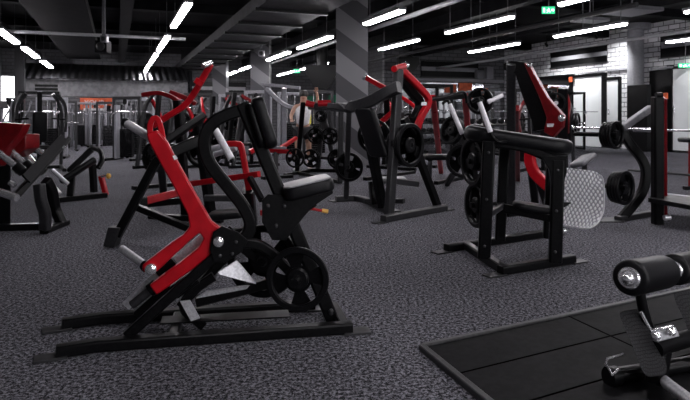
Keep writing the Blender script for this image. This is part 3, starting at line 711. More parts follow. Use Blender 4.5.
# ================= D2: red roller and pole machine behind =================
t = Thing('arm_curl_machine', 'thin-legged machine with red rollers on a long grey beam, left of the centre machine', 'gym machine', G(300, 173))
t.part('top_beam', MB().beam(W(311, 106, 10), W(345, 106.5, 10.4), .2, .12), GRYC, bevel=.005)
t.part('red_roller', MB().cyl(W(318, 103.5, 9.9), W(331, 103, 9.9), .05), RED); t.part('red_roller', MB().cyl(W(306, 103, 9.9), W(314, 105, 9.9), .05), RED)
t.part('pole', MB().beam(W(303, 104, 11), G(297, 171, .04), .09, .09), BLK)
t.part('floor_bar', MB().beam(G(285, 175, .03), G(309, 171, .03), .08, .06), BLK); t.part('floor_bar', MB().beam(G(297, 172.5, .03), G(340, 182, .03), .08, .06), BLK)
t.part('rear_post', MB().beam(W(341, 108, 10.4), G(340, 182, .04), .09, .09), GRYC)
t.part('weight_horn', MB().cyl(W(296, 158, 11), W(293, 158, 11.2), .025), BLK)
wplate(W(295, 158, 10.9), V((-.3, -1, 0)), .18, 'small weight plate low on the thin pole left of the centre machine')
stack(W(349, 167, 8.25), V((-.25, -1, 0)), .2, ['round weight plate in front of the thin post, left of the centre machine', 'weight plate behind the one at the thin post left of centre'])
stack(W(374, 136, 7.75), V((-.3, -1, 0)), .22, ['weight plate half hidden behind the back pad of the centre machine'])
t = Thing('red_arm_press', 'press machine with slanting red bars behind the centre machine', 'gym machine', G(380, 172))
t.part('red_bar', MB().beam(W(365, 77, 9.5), W(392, 92, 9.2), .07, .075), RED); t.part('bar_cap', MB().cyl(W(363.5, 76, 9.5), W(366, 77.5, 9.5), .055), CHR)
t.part('red_bar', MB().beam(W(374, 129, 10), W(396, 109, 9.7), .07, .08), RED)
t.part('post', MB().beam(W(386, 90, 9.6), G(390, 176, .02), .1, .1), BLK); t.part('floor_bar', MB().beam(G(365, 179, .03), G(414, 172, .03), .09, .06), BLK)
t.part('seat', MB().pad(W(377, 143, 10), V((1, 0, 0)), V((0, 1, 0)), ZU, .4, .4, .08), LEA, ang=50); t.part('seat_post', MB().beam(W(378, 145, 10), G(378, 176, .02), .08, .08), BLK)

# ================= F: behind E =================
t = Thing('hack_lift_machine', 'black and red lever machine with a tall grey post, right behind the oval pad machine', 'gym machine', G(535, 205))
t.part('tall_post', MB().beam(W(511, 63, 6.4), G(511, 212, .04), .1, .12), GRYC, bevel=.005)
PFm = Pl(W(511, 60, 6.4), W(565, 60, 6.0)); n = PFm.n
t.part('black_lever', MB().prism([PFm(x, y, .05) for x, y in ((505, 64), (513, 61), (528, 62.5), (540, 95), (549, 118), (547, 129), (536, 131), (533, 120), (524, 96), (517, 74), (505, 70))], n, .1), BLK, bevel=.01)
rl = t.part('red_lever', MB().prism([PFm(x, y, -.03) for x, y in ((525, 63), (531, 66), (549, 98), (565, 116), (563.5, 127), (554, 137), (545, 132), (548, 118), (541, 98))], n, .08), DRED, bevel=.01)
bolt(t, PFm(562, 118, -.07), -n, .035, rl); bolt(t, PFm(530, 65, -.07), -n, .025, rl)
t.part('lever_decal', MB().prism([PFm(547, 123.5, -.075), PFm(554, 123.5, -.075), PFm(553, 127, -.075), PFm(547, 127, -.075)], n, .004), WHT, rl)
t.part('curved_red_link', MB().rt([PFm(x, y, .1) for x, y in ((531, 148), (530, 160), (534, 172), (541, 180), (549, 187))], .08, .11, n, 5), RED, bevel=.006)
t.part('slant_leg', MB().beam(W(529, 140, 6.3), G(536, 210, .04), .09, .1), BLK); t.part('slant_leg', MB().beam(W(538, 175, 6.5), G(551, 214, .04), .09, .1), BLK)
t.part('floor_rail', MB().beam(G(506, 214, .03), G(566, 206, .03), .09, .06), BLK); t.part('white_step', MB().prism([W(546, 188, 5.9), W(554, 180, 5.9), W(552, 210, 5.9), W(543, 214, 5.9)], V((0, 1, 0)), .03), LGR)
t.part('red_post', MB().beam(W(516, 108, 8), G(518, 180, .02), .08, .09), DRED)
t.part('rear_plate_horn', MB().cyl(W(556, 103, 7.2), W(556, 103, 7.5), .025), STL)
t.part('rear_post', MB().beam(W(563, 88, 7.6), G(563, 205, .03), .12, .12), BLK)
wplate(W(555, 103, 7.3), V((-.3, -1, 0)), .13, 'small weight plate high behind the red lever, left of the frosted panels')
t = Thing('flat_bench', 'small grey padded bench standing on the floor behind the diamond tread sheet', 'bench', G(583, 190))
a, b = W(574, 167, 8), W(592, 154, 8.2); X = (b-a).normalized(); Y = V((0, 1, 0)); Z = X.cross(Y).normalized(); Z = Z if Z.z > 0 else -Z
t.part('pad', MB().pad((a+b)/2, X, X.cross(Z), Z, .34, .26, .07), MGR, ang=50)
t.part('leg', MB().beam((a+b)/2-Z*.04, G(584, 191, .03), .07, .07), BLK); t.part('foot_bar', MB().beam(G(576, 192, .03), G(592, 190, .03), .07, .06), BLK)

# ================= M: plate machine right of D =================
t = Thing('pulldown_machine', 'machine with two red uprights behind the oval pad, beside the white grips', 'gym machine', G(450, 178))
t.part('red_upright', MB().beam(W(433, 98, 9), G(441, 172, .03), .09, .1), RED); t.part('red_upright', MB().beam(W(465, 96, 9.4), G(472, 172, .03), .09, .1), RED)
t.part('top_bar', MB().beam(W(433, 99, 9), W(465, 96, 9.4), .07, .08), BLK)
t.part('seat', MB().pad(W(437, 157, 9), V((1, .1, 0)), V((-.1, 1, 0)), ZU, .42, .35, .08), LEA, ang=50)
t.part('seat_leg', MB().beam(W(430, 159, 9), G(430, 179, .02), .07, .07), BLK); t.part('floor_bar', MB().beam(G(436, 183, .03), G(484, 173, .03), .08, .06), BLK)
t.part('plate_carrier', MB().beam(W(446, 118, 8.8), W(462, 160, 8.8), .08, .1), BLK); t.part('carrier_leg', MB().beam(W(462, 160, 8.8), G(447, 184, .03), .08, .08), BLK)
m = MB(); m.cyl(W(462, 160, 8.8), W(464, 160, 8.3), .025); t.part('weight_horn', m, BLK)
stack(W(463, 161, 8.4), V((-.2, -1, 0)), .235, ['big weight plate near the floor left of the oval pad machine', 'weight plate directly behind the big one near the floor left of the oval pad machine'])
stack(W(451, 130, 8.6), V((-.8, -.55, .25)), .21, ['tilted weight plate behind the left white grip', 'second tilted weight plate behind the left white grip'])
stack(W(480, 101, 9.3), V((-.5, -.8, 0)), .21, ['round weight plate behind the right white grip', 'inner round weight plate behind the right white grip'])
m = MB(); m.cyl(W(480, 101, 9.1), W(486, 101, 10), .03); m.beam(W(486, 101, 10), G(486, 172, .02), .1, .1); t.part('rear_post', m, GRYC)
m = MB(); m.tube([W(488, 102, 9.2), W(503, 95, 9.2)], .035, 1, 12); t.part('white_grip', m, WGR, label='white grip')

# ================= G: plate holder and barbell rack right =================
t = Thing('curved_plate_rack', 'black machine arm curving between two stacks of weight plates at right', 'gym machine', G(632, 216))
n = V((0, 1, 0)); YG = 6.9
t.part('curved_arm', MB().rt([W(x, y, YG) for x, y in ((620, 126), (629, 143), (641, 158), (646, 172), (643, 190), (633, 205), (621, 219))], .09, .1, n, 5), BLK, bevel=.005)
t.part('upper_bar', MB().beam(W(622, 128, 6.8), W(651, 108, 6.9), .09, .075), MGR, bevel=.005)
t.part('foot_plate', MB().prism([G(600, 222, .012), G(604, 218, .012), G(626, 217, .012), G(624, 222, .012)], ZU, .012), GRYC)
t.part('floor_bar', MB().beam(G(618, 219, .03), G(652, 213, .03), .09, .06), GRYC)
t.part('weight_horn', MB().cyl(W(617, 135, 6.42), W(617, 135, 6.42)-V((.6, -.8, 0))*.5, .026), BLK); t.part('weight_horn', MB().cyl(W(626, 188, 6.37), W(626, 188, 6.37)-V((.6, -.8, 0))*.5, .026), BLK)
ax = V((.6, -.8, 0)); W4 = ['front', 'second', 'third', 'rearmost']
stack(W(616, 135, 6.5), ax, .155, ['%s weight plate in the upper stack on the curved arm at right' % w for w in W4], gap=.036)
stack(W(625, 188, 6.45), ax, .185, ['%s weight plate in the lower stack on the curved arm at right' % w for w in W4], gap=.036)
t = Thing('barbell_rack', 'black and dark red upright rack with a flat platform at the right edge', 'rack', G(660, 224))
m = MB().beam(W(657.5, 97, 6.55), G(657.5, 224, .0), .11, .11, V((1, 0, 0))); up = t.part('black_upright', m, BLK, bevel=.005)
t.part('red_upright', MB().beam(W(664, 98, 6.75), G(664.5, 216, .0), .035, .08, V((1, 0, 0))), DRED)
t.part('top_hook', MB().cyl(W(656, 95, 6.5), W(662, 95, 6.5), .03), BLK, up)
t.part('step_platform', MB().prism([W(648, 200, 6.5), W(704, 210, 6.2), W(704, 200, 7.2), W(660, 196, 7.4)], ZU, .05), BLK, bevel=.005)
t.part('cross_tube', MB().cyl(W(628, 170, 7.2), W(705, 176, 7.2), .014), GRYC); t.part('rear_tube', MB().cyl(W(660, 194, 7.6), W(706, 199, 7.6), .02), STL)
t.part('far_upright', MB().beam(W(712, 97, 6.9), G(712, 222, .0), .11, .11), BLK)
t.part('adjuster_knob', MB().cyl(W(664, 218, 6.5), W(670, 217, 6.5), .03, 14), STL)
m = MB(); a, b = W(572, 127.5, 7.6), W(712, 131.5, 6.9); m.cyl(a, b, .014, 12); o = Thing('barbell', 'steel barbell lying across the rack in front of the frosted panels', 'barbell', (a+b)/2)
o.part('shaft', m, CHR); o.part('sleeve', MB().cyl(W(633, 129.5, 7.3), W(652, 130, 7.2), .026), LGR); o.part('end_ring', MB().cyl(a, a+(b-a)*.01, .03), CHR)
t = Thing('corner_seat', 'dark padded seat cut by the right frame edge below the frosted door', 'bench', G(690, 165))
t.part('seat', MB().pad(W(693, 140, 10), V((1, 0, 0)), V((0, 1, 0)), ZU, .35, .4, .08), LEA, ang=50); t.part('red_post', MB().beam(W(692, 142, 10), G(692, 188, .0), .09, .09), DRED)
t.part('floor_bar', MB().beam(G(684, 188, .03), G(706, 188, .03), .08, .06), BLK)

# ================= H: foreground bench + platform =================
cz = .03
c0, cb, cl = G(422, 350.5), G(690, 292.5), G(481, 400)
v1, v2 = cb-c0, cl-c0; e1, e2 = v1*1.6, v2*3.2
PT = .022
m = MB()
pp = [c0, c0+e1, c0+e1+e2, c0+e2]
m.prism([V((p.x, p.y, PT/2)) for p in pp], ZU, PT)
t = Thing('lifting_platform', 'low black rubber lifting platform with pale edging in the near right corner', 'platform', c0)
t.part('rubber_top', m, PLA)
def edge(a, b, w=.035, h=.034): t.part('edging', MB().beam(V((a.x, a.y, h/2)), V((b.x, b.y, h/2)), w, h), SEA, bevel=.002)
edge(c0, c0+e1); edge(c0, c0+e2)
m = MB()
for f in (.62, 1.24, 1.86, 2.5): a = c0+v2*f; m.beam(V((a.x, a.y, PT+.0005)), V((a.x, a.y, PT+.0005))+e1, .009, .003)
for f in (.47, .94, 1.4): a = c0+v1*f; m.beam(V((a.x, a.y, PT+.0005)), V((a.x, a.y, PT+.0005))+e2, .009, .003)
t.part('tile_seams', m, SEM)
t = Thing('decline_bench', 'bench end with black foam foot rollers and ribbed foot plates, near right corner', 'bench', V((1.45, 2.5, PT)))
ra, rb = W(629.5, 278, 2.5), W(664, 271.5, 2.8); ax = (rb-ra).normalized()
def roller(a, b, r=.075):
    L_ = (b-a).length
    o = t.part('foam_roller', MB().lathe(a, b-a, [(r*.5, 0), (r*.86, 0), (r*.97, .008), (r, .025), (r, L_-.025), (r*.97, L_-.008), (r*.86, L_), (r*.5, L_)], 40), LEA, ang=50)
    t.part('end_cap', MB().lathe(a, a-b, [(r*.6, -.004), (r*.6, .008), (r*.53, .016), (r*.47, .012), (r*.36, .016), (r*.3, .03), (r*.18, .042), (r*.05, .046)], 28), CHR, o)
    return o
roller(ra, rb); t.part('roller_shaft', MB().cyl(rb-ax*.05, rb+ax*.2, .036), CHR); t.part('shaft_ring', MB().cyl(rb+ax*.05, rb+ax*.075, .05), CHR)
ra2 = rb+ax*.13; roller(ra2, ra2+ax*.45)
t.part('roller_post', MB().tube([W(640, 292, 2.6), W(643, 308, 2.6), W(650, 330, 2.62), W(661, 345, 2.65)], .022, 4), BLK)
for k, o_ in enumerate(((0, 0, 0), (54, -19, .33))):
    dx, dy, dY = o_
    def fp(u, v):
        u, v = rr(u, v, .2)
        sk = 22*v+6*v*v
        return W(616+26*u+sk+dx+(4*math.sin(math.pi*v)), 312+66*v-4*u+dy, 2.55+dY+.12*u-.18*v)
    sheet(14, 20, fp, .022, RID, 'foot_plate', None)
m = MB(); m.tube([W(641, 312, 2.5), W(646, 322, 2.5), W(651, 331, 2.5), W(662, 328, 2.52), W(672, 326, 2.54)], .007, 1, 10); t.part('chrome_rod', m, CHR)
br = t.part('clamp_bracket', MB().prism([W(652, 333, 2.52), W(674, 327, 2.56), W(678, 336, 2.56), W(656, 342, 2.52)], V((.3, -1, .3)), .02), STL, bevel=.003)
bolt(t, W(656, 336, 2.49), V((-.2, -1, .4)), .018, br); bolt(t, W(671, 332, 2.52), V((-.2, -1, .4)), .018, br)
t.part('cross_tube', MB().tube([W(654, 350, 2.55), W(668, 344, 2.65), W(720, 330, 3.0)], .038, 4, 20), BLK)
t.part('main_beam', MB().beam(W(661, 350, 2.6), G(655, 384, PT+.03), .07, .07), BLK)
t.part('floor_tube', MB().tube([W(660, 377, 2.62), W(668, 384, 2.5), W(700, 408, 2.25)], .024, 1, 16), STL)
t.part('cross_foot', MB().tube([G(612, 376, PT+.035), G(640, 372, PT+.035), G(700, 362, PT+.035)], .034, 1, 16), BLK)
t.part('foot_cap', MB().tube([G(608, 377, PT+.035), G(617, 375.5, PT+.035)], .042, 1, 18), LEA)
t.part('pull_pin', MB().tube([W(624, 354, 2.55), W(607, 359, 2.5), W(606, 364, 2.5), W(612, 375, 2.5), W(619, 369, 2.5)], .006, 1, 8), CHR)

# ================= J: leg press at left =================
t = Thing('leg_press_machine', 'red and black leg press with steel rods, cut by the left frame edge', 'gym machine', G(30, 225))
YJ = 6.0; n = V((.25, 1, 0)).normalized()
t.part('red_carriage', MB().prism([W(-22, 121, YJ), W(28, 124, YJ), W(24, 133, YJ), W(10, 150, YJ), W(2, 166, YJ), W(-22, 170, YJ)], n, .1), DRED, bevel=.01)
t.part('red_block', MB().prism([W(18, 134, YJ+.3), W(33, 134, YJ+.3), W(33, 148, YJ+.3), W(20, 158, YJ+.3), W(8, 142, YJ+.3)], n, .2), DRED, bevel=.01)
for (a, b, yy) in (((-10, 146), (17, 167), 5.7), ((6, 147), (26, 164), 6.1), ((23, 152), (38, 167), 6.4), ((34, 147), (46, 156), 6.8)):
    t.part('steel_rod', MB().cyl(W(*a, yy), W(*b, yy), .03, 14), CHR)
    t.part('rod_socket', MB().cyl(W(b[0]-1, b[1]-1, yy), W(b[0]+6, b[1]+5, yy), .05, 14), BLK)
bb = t.part('long_beam', MB().beam(W(15, 197, 5.6), W(68, 139, 6.6), .06, .08, n), BLK, bevel=.008)
t.part('beam_pad', MB().beam(W(26, 179, 5.7), W(64, 138, 6.5), .10, .02, n), LEA, bb)
t.part('end_bolt', MB().cyl(W(62, 148, 6.4), W(65, 146, 6.5), .02, 10), CHR, bb)
t.part('foot_rod', MB().cyl(W(-12, 188, 5.5), W(17, 198, 5.4), .035, 14), CHR); t.part('foot_rod', MB().cyl(W(10, 182, 5.8), W(15, 186, 5.8), .03, 12), CHR)
t.part('side_cover', MB().rt([W(39, 184, 6), W(41, 200, 6), W(45, 214, 6.05), W(45, 229, 6.1)], .09, .1, n, 4), GRYC, bevel=.01)
t.part('curved_leg', MB().rt([W(46, 180, 6.3), W(52, 192, 6.4), W(55, 208, 6.5), G(62, 224, .03)], .1, .09, n, 4), BLK, bevel=.006)
t.part('floor_rail', MB().beam(G(-20, 228, .035), G(48, 226, .035), .09, .07), BLK); t.part('floor_rail', MB().beam(G(44, 231, .03), G(66, 222, .03), .09, .06), BLK)
t.part('rear_post', MB().beam(W(4, 160, 6.2), G(4, 226, .03), .12, .12), BLK)
for a, b, yy in (((46, 178), (60, 194), 7.4), ((52, 170), (68, 184), 7.8)): t.part('sled_rod', MB().cyl(W(*a, yy), W(*b, yy), .028, 12), STL)
# V bench beyond
t = Thing('angled_bench_machine', 'low black machine with two raised pads, behind the leg press', 'gym machine', G(85, 195))
for a, b, ya, yb, w in (((60, 182), (96, 159), 8.3, 8.6, .13), ((68, 172), (93, 148), 9.6, 9.8, .12)):
    A, B = W(*a, ya), W(*b, yb); X = (B-A).normalized(); Y = V((.2, 1, 0)).normalized(); Z = X.cross(Y).normalized(); Z = Z if Z.z > 0 else -Z; Y = Z.cross(X)
    t.part('raised_pad', MB().pad((A+B)/2, X, Y, Z, (A-B).length, w, .075, .03, .05), LEA, ang=50)
t.part('pad_loop', MB().tube([W(93, 148, 9.6), W(100, 151, 9.4), W(102, 160, 9.2), W(98, 168, 9.1)], .04, 5), BLK)
t.part('pad_support', MB().beam(W(72, 176, 8.6), G(70, 199, .03), .09, .09), BLK); t.part('pad_support', MB().beam(W(92, 160, 9.2), G(94, 192, .03), .09, .09), BLK)
t.part('floor_rail', MB().beam(G(58, 200, .035), G(106, 195, .035), .1, .07), BLK)
t.part('red_post', MB().beam(W(101, 176, 8.9), G(106, 195, .03), .07, .07), RED); t.part('knob_stem', MB().cyl(W(101, 177, 8.8), W(107, 176, 8.8), .015, 8), CHR)
t.part('yellow_knob', MB().lathe(W(106.5, 176, 8.8), V((1, 0, 0)), [(.02, 0), (.04, .015), (.04, .045), (.02, .06)], 14), BRS)
# ================= B: machine behind A =================
t = Thing('lever_pulldown_machine', 'black and red lever machine rising behind the white grip of the nearest machine', 'gym machine', G(150, 235))
YB = 5.6; n = V((.1, 1, 0)).normalized()
t.part('front_leg', MB().rt([W(160, 158, YB), W(154, 166, YB), W(136, 200, YB-.05), W(117, 236, YB-.1)], .07, .08, n, 4), BLK, bevel=.004)
t.part('foot_block', MB().prism([W(106, 245, 5.5), W(111, 226, 5.5), W(122, 227, 5.5), W(117, 246, 5.5)], n, .12), GRYC, bevel=.006)
t.part('side_rail', MB().beam(W(134, 206, 5.7), W(190, 229, 5.3), .06, .06), BLK)
t.part('white_foot_pad', MB().box(W(146, 211, 5.9), V((.8, -.2, -.3)).normalized(), V((0, 1, 0)), V((.3, 0, .9)).normalized(), .1, .12, .05), LGR, label='white foot pad')
t.part('red_cross_bar', MB().beam(W(145, 201, 6.1), W(184, 191, 6.3), .07, .075), RED); t.part('bar_end', MB().beam(W(138, 202, 6.05), W(146, 201, 6.1), .09, .1), BLK)
t.part('low_bar', MB().beam(W(148, 204, 6.6), W(190, 200, 6.6), .06, .07), BLK)
t.part('pad_beam', MB().beam(W(150, 152, 6.0), W(204, 116, 6.4), .12, .07, n), BLK, bevel=.006)
t.part('mid_beam', MB().beam(W(158, 158, 6.4), W(200, 140, 6.6), .1, .12), BLK)
rl = t.part('red_lever', MB().rt([W(x, y, 6.5) for x, y in ((211, 64), (203, 78), (193, 95), (184, 106), (170, 115), (153, 126))], .05, .065, n, 5), RED, bevel=.005)
t.part('lever_cap', MB().cyl(W(203, 66, 6.4), W(211, 63, 6.5), .03, 12), CHR, rl)
t.part('grip_ring', MB().lathe(W(199, 82, 6.45), V((.5, 0, .8)), [(.03, -.03), (.05, -.03), (.05, .03), (.03, .03)], 14, cap=False), RED, rl)
t.part('red_frame', MB().rt([W(x, y, 7) for x, y in ((142, 95), (158, 93), (172, 97), (182, 104))], .05, .05, n, 4), DRED)
t.part('red_frame', MB().rt([W(x, y, 7.2) for x, y in ((170, 92), (186, 98), (196, 104))], .05, .055, n, 4), DRED)
t.part('rear_post', MB().beam(W(178, 100, 7), G(186, 214, .03), .1, .1), BLK); t.part('rear_post', MB().beam(W(198, 122, 6.6), G(212, 220, .03), .1, .1), BLK)
t.part('slant_post', MB().beam(W(160, 150, 7.4), G(164, 196, .03), .1, .12), BLK)
t.part('floor_rail', MB().beam(G(133, 188, .03), G(176, 184, .03), .1, .06), BLK)
t.part('floor_rail', MB().beam(G(150, 216, .03), G(222, 220, .03), .09, .06), BLK)
stack(W(152, 158, 7.9), V((-.6, -.8, 0)), .2, ['weight plate just left of the red lever arm, behind the nearest machine', 'second weight plate just left of the red lever arm'])
stack(W(204, 148, 6.9), V((-.3, -1, 0)), .24, ['weight plate seen inside the black loop frame of the nearest machine'])
# ================= C: red-bar machine behind the loop =================
t = Thing('low_row_machine', 'red-barred machine with pale tubes seen through the black loop frame', 'gym machine', G(236, 215))
YC = 5.6
t.part('red_post', MB().rt([W(226, 144, YC), W(238, 144, YC), (W(242, 150, YC)), W(249, 190, YC)], .05, .055, V((0, 1, 0)), 3), RED, bevel=.005)
t.part('post_socket', MB().beam(W(248, 190, YC), G(253, 236, .02), .1, .12), BLK)
t.part('red_cross_bar', MB().beam(W(190, 184, 5.9), W(259, 174, 5.5), .05, .055), RED)
t.part('pale_tube', MB().cyl(W(205, 150, 6), W(236, 144, 6), .03, 14), LGR); t.part('pale_tube', MB().cyl(W(206, 157, 6), W(236, 148, 5.9), .028, 14), LGR)
h = t.part('white_grip', MB().cyl(W(215.5, 130, 4.6), W(231.5, 159, 4.5), .027, 16), WGR, label='white slanting grip')
t.part('grip_end', MB().cyl(W(231.5, 159, 4.5), W(233, 162, 4.5), .018, 12), BLK, h); t.part('grip_arm', MB().tube([W(216, 130, 4.6), W(213, 125, 5), W(222, 138, 5.5)], .018, 4), BLK, h)
t.part('link', MB().beam(W(250, 178, 5.5), W(262, 200, 5.3), .05, .05), BLK); t.part('floor_rail', MB().beam(G(205, 236, .03), G(262, 228, .03), .09, .06), BLK)
t.part('seat_shell', MB().pad(W(228, 214, 5.2), V((1, 0, .1)), V((0, 1, 0)), ZU, .34, .3, .06), LEA, ang=50)
t.part('rear_bar', MB().beam(W(205, 198, 6.6), W(252, 198, 6.6), .07, .07), GRYC); t.part('rear_bar', MB().beam(W(250, 152, 7), W(275, 138, 7.2), .05, .055), RED)
t.part('long_bar', MB().beam(G(262, 213, .3), G(300, 200, .3), .04, .05), RED)
# ---------- background kinds, built once and copied ----------
X1, Y1 = V((1, 0, 0)), V((0, 1, 0))
def cable_tower(mt, label):
    t = Thing('cable_tower', label, 'gym machine'); 
    for x in (-.42, .42):
        t.part('upright', MB().rt([V((x, 0, 0)), V((x, 0, 1.95))], .09, .09, X1, 1), mt, bevel=.004)
        t.part('foot', MB().rt([V((x, -.5, .04)), V((x, .45, .04))], .09, .07, X1, 1), BLK)
    t.part('top_beam', MB().rt([V((-.46, 0, 1.92)), V((.46, 0, 1.92))], .1, .1, Y1, 1), mt)
    m = MB()
    for i in range(14): m.abox(-.2, .2, -.07, .07, .1+i*.062, .155+i*.062)
    t.part('weight_stack', m, BLK)
    for x in (-.13, .13): t.part('guide_rod', MB().cyl((x, 0, .08), (x, 0, 1.88), .013, 8), CHR)
    t.part('pulley', MB().lathe((0, -.12, 1.8), X1, [(.09, -.015), (.07, -.01), (.07, .01), (.09, .015)], 20), BLK)
    t.part('cable', MB().cyl((0, -.2, 1.5), (0, -.13, 1.75), .006, 6), BLK); t.part('pull_bar', MB().tube([V((-.35, -.2, 1.42)), V((-.2, -.2, 1.5)), V((.2, -.2, 1.5)), V((.35, -.2, 1.42))], .018, 4, 8), CHR)
    t.part('side_shroud', MB().abox(-.36, -.3, -.12, .12, .05, 1.7), LGR if mt is not LGR else MGR)
    return t.r
def press(red, label):
    t = Thing('plate_loaded_press', label, 'gym machine')
    for x in (-.45, .45): t.part('floor_rail', MB().rt([V((x, -.7, .035)), V((x, .6, .035))], .08, .07, X1, 1), BLK)
    t.part('cross_rail', MB().rt([V((-.45, .35, .035)), V((.45, .35, .035))], .08, .07, Y1, 1), BLK)
    t.part('rear_upright', MB().rt([V((0, .45, .05)), V((0, .25, 1.75))], .1, .1, X1, 1), BLK)
    for x in (-.45, .45):
        t.part('side_post', MB().rt([V((x, .5, .05)), V((x, .3, 1.3)), V((x*.6, .2, 1.7))], .07, .08, X1, 4), GRYC)
        a = t.part('lever_arm', MB().rt([V((x*.8, .25, 1.68)), V((x*1.1, -.05, 1.45)), V((x*1.15, -.25, 1.15)), V((x*1.1, -.2, .85))], .06, .08, X1, 5), red)
        t.part('grip', MB().cyl((x*1.1, -.25, 1.12), (x*.5, -.4, 1.15), .02, 10), BLK, a)
        t.part('weight_horn', MB().cyl((x*1.1, .1, 1.05), (x*1.75, .1, 1.05), .024, 10), CHR)
    t.part('seat', MB().pad(V((0, -.25, .52)), X1, Y1, ZU, .36, .42, .08), LEA, ang=50)
    t.part('back_pad', MB().pad(V((0, .06, .95)), X1, V((0, -.2, .98)), V((0, .98, .2)), .3, .7, .08), LEA, ang=50)
    t.part('seat_post', MB().rt([V((0, -.2, .05)), V((0, -.2, .5))], .08, .08, X1, 1), BLK)
    return t.r
def squat_rack(mt, label):
    t = Thing('squat_rack', label, 'rack')
    for x in (-.6, .6):
        for y in (-.4, .5): t.part('post', MB().rt([V((x, y, 0)), V((x, y, 2.05))], .08, .08, X1, 1), mt)
        t.part('top_rail', MB().rt([V((x, -.4, 2.02)), V((x, .5, 2.02))], .08, .07, X1, 1), mt); t.part('base_rail', MB().rt([V((x, -.4, .04)), V((x, .5, .04))], .08, .07, X1, 1), mt)
        t.part('hook', MB().rt([V((x, -.45, 1.3)), V((x, -.55, 1.3)), V((x, -.55, 1.38))], .05, .03, X1, 1), CHR)
    for y in (-.4, .5): t.part('cross_rail', MB().rt([V((-.6, y, 2.02)), V((.6, y, 2.02))], .07, .07, Y1, 1), mt)
    t.part('bar', MB().cyl((-1.05, -.52, 1.35), (1.05, -.52, 1.35), .015, 10), CHR)
    return t.r
def tree(label):
    t = Thing('plate_tree', label, 'rack')
    t.part('post', MB().rt([V((-.12, 0, 0)), V((0, 0, 1.3))], .08, .1, Y1, 1), GRYC); t.part('post', MB().rt([V((.3, 0, 0)), V((0, 0, 1.3))], .08, .1, Y1, 1), GRYC)
    t.part('base', MB().rt([V((-.35, 0, .035)), V((.45, 0, .035))], .1, .07, Y1, 1), BLK)
    for x, z in ((-.22, .3), (.35, .3), (-.12, .78), (.2, .78), (0, 1.2)): t.part('peg', MB().cyl((x, .15, z), (x, -.28, z), .024, 10), CHR)
    t.part('peg_arm', MB().rt([V((-.25, 0, .3)), V((.38, 0, .3))], .06, .06, Y1, 1), GRYC); t.part('peg_arm', MB().rt([V((-.15, 0, .78)), V((.22, 0, .78))], .06, .06, Y1, 1), GRYC)
    return t.r
def crosstrainer(label):
    t = Thing('cross_trainer', label, 'gym machine')
    t.part('base', MB().rt([V((0, -.8, .08)), V((0, .7, .08))], .2, .12, X1, 1), BLK)
    t.part('flywheel_cover', MB().lathe((0, .45, .42), X1, [(.1, -.1), (.32, -.08), (.36, 0), (.32, .08), (.1, .1)], 28), LGR)
    t.part('mast', MB().rt([V((0, .5, .3)), V((0, .35, 1.5))], .08, .08, X1, 1), MGR); t.part('console', MB().box((0, .32, 1.55), X1, V((0, .5, .87)), V((0, -.87, .5)), .3, .25, .05), BLK)
    for x in (-.28, .28):
        t.part('arm', MB().tube([V((x, .4, .6)), V((x, .3, 1.1)), V((x, .1, 1.35)), V((x, 0, 1.6))], .022, 5, 8), CHR); t.part('pedal', MB().abox(x*.6-.07, x*.6+.07, -.5, -.1, .26, .31), BLK)
        t.part('pedal_rail', MB().cyl((x*.6, -.7, .2), (x*.6, .4, .4), .025, 8), CHR)
    return t.r
def dumbbell_rack(label):
    t = Thing('dumbbell_rack', label, 'rack')
    for x in (-1, 1):
        t.part('side_frame', MB().prism([V((x, -.3, 0)), V((x, .3, 0)), V((x, .3, 1.1)), V((x, .15, 1.1))], X1, .06), BLK)
    for z, y in ((.35, -.12), (.68, .0), (1.0, .12)): t.part('shelf', MB().box((0, y, z), X1, V((0, .95, .3)), V((0, -.3, .95)), 2, .28, .03), GRYC)
    return t.r
def dumbbell():
    t = Thing('dumbbell', 'x', 'dumbbell')
    t.part('handle', MB().cyl((0, -.08, 0), (0, .08, 0), .017, 8), CHR)
    for s in (-1, 1): t.part('head', MB().lathe((0, s*.11, 0), Y1, [(.06, -.045), (.07, -.035), (.07, .035), (.06, .045)], 12), RUB)
    return t.r
PROTO = {}
def place(kind, make, px, py, rot, label, group=None):
    g = G(px, py); key = kind
    if key not in PROTO:
        r = make(label); PROTO[key] = r; r.location = g; r.rotation_euler = (0, 0, rot); r['label'] = label
        if group: r['group'] = group
    else: r = dup(PROTO[key], g, rot, label, group)
    return r
CTL, CTG = (lambda l: cable_tower(LGR, l)), (lambda l: cable_tower(GRYC, l))
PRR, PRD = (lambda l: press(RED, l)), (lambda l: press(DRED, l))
SQ, SQL = (lambda l: squat_rack(BLK, l)), (lambda l: squat_rack(LGR, l))
def press_plates(r, short, rad=.22):
    bpy.context.view_layer.update()
    q = Matrix.Rotation(r.rotation_euler[2], 3, 'Z')
    for s, nm in ((-1, 'left'), (1, 'right')):
        for k in range(2):
            c = r.location + q @ V((s*(.56+k*.06), .1, 1.05)); wplate(c, q @ V((s, 0, 0)), rad, '%s weight plate on the %s horn of the %s' % (('inner', 'outer')[k], nm, short))
place('ctl', CTL, 52, 158, .3, 'pale cable tower at far left behind the leg press rods')
place('ctg', CTG, 64, 151, .5, 'dark cable tower left of the orange banner')
place('ctl', CTL, 80, 147, .2, 'pale cable tower standing below the left end of the orange banner')
place('ctl', CTL, 96, 146, 0, 'pale cable tower below the middle of the orange banner')
place('ctg', CTG, 108, 148, .4, 'dark cable tower below the blue-grey wall screen')
place('ctg', CTG, 127, 160, -.2, 'dark cable tower left of the white taped grip')
place('ctl', CTL, 140, 157, .4, 'pale cable tower right behind the white taped grip')
LEFT = [o for o in bpy.data.objects if o.name.startswith('cable_tower') and o.type == 'EMPTY']
for o in LEFT: o.scale = (.9, .9, .88)
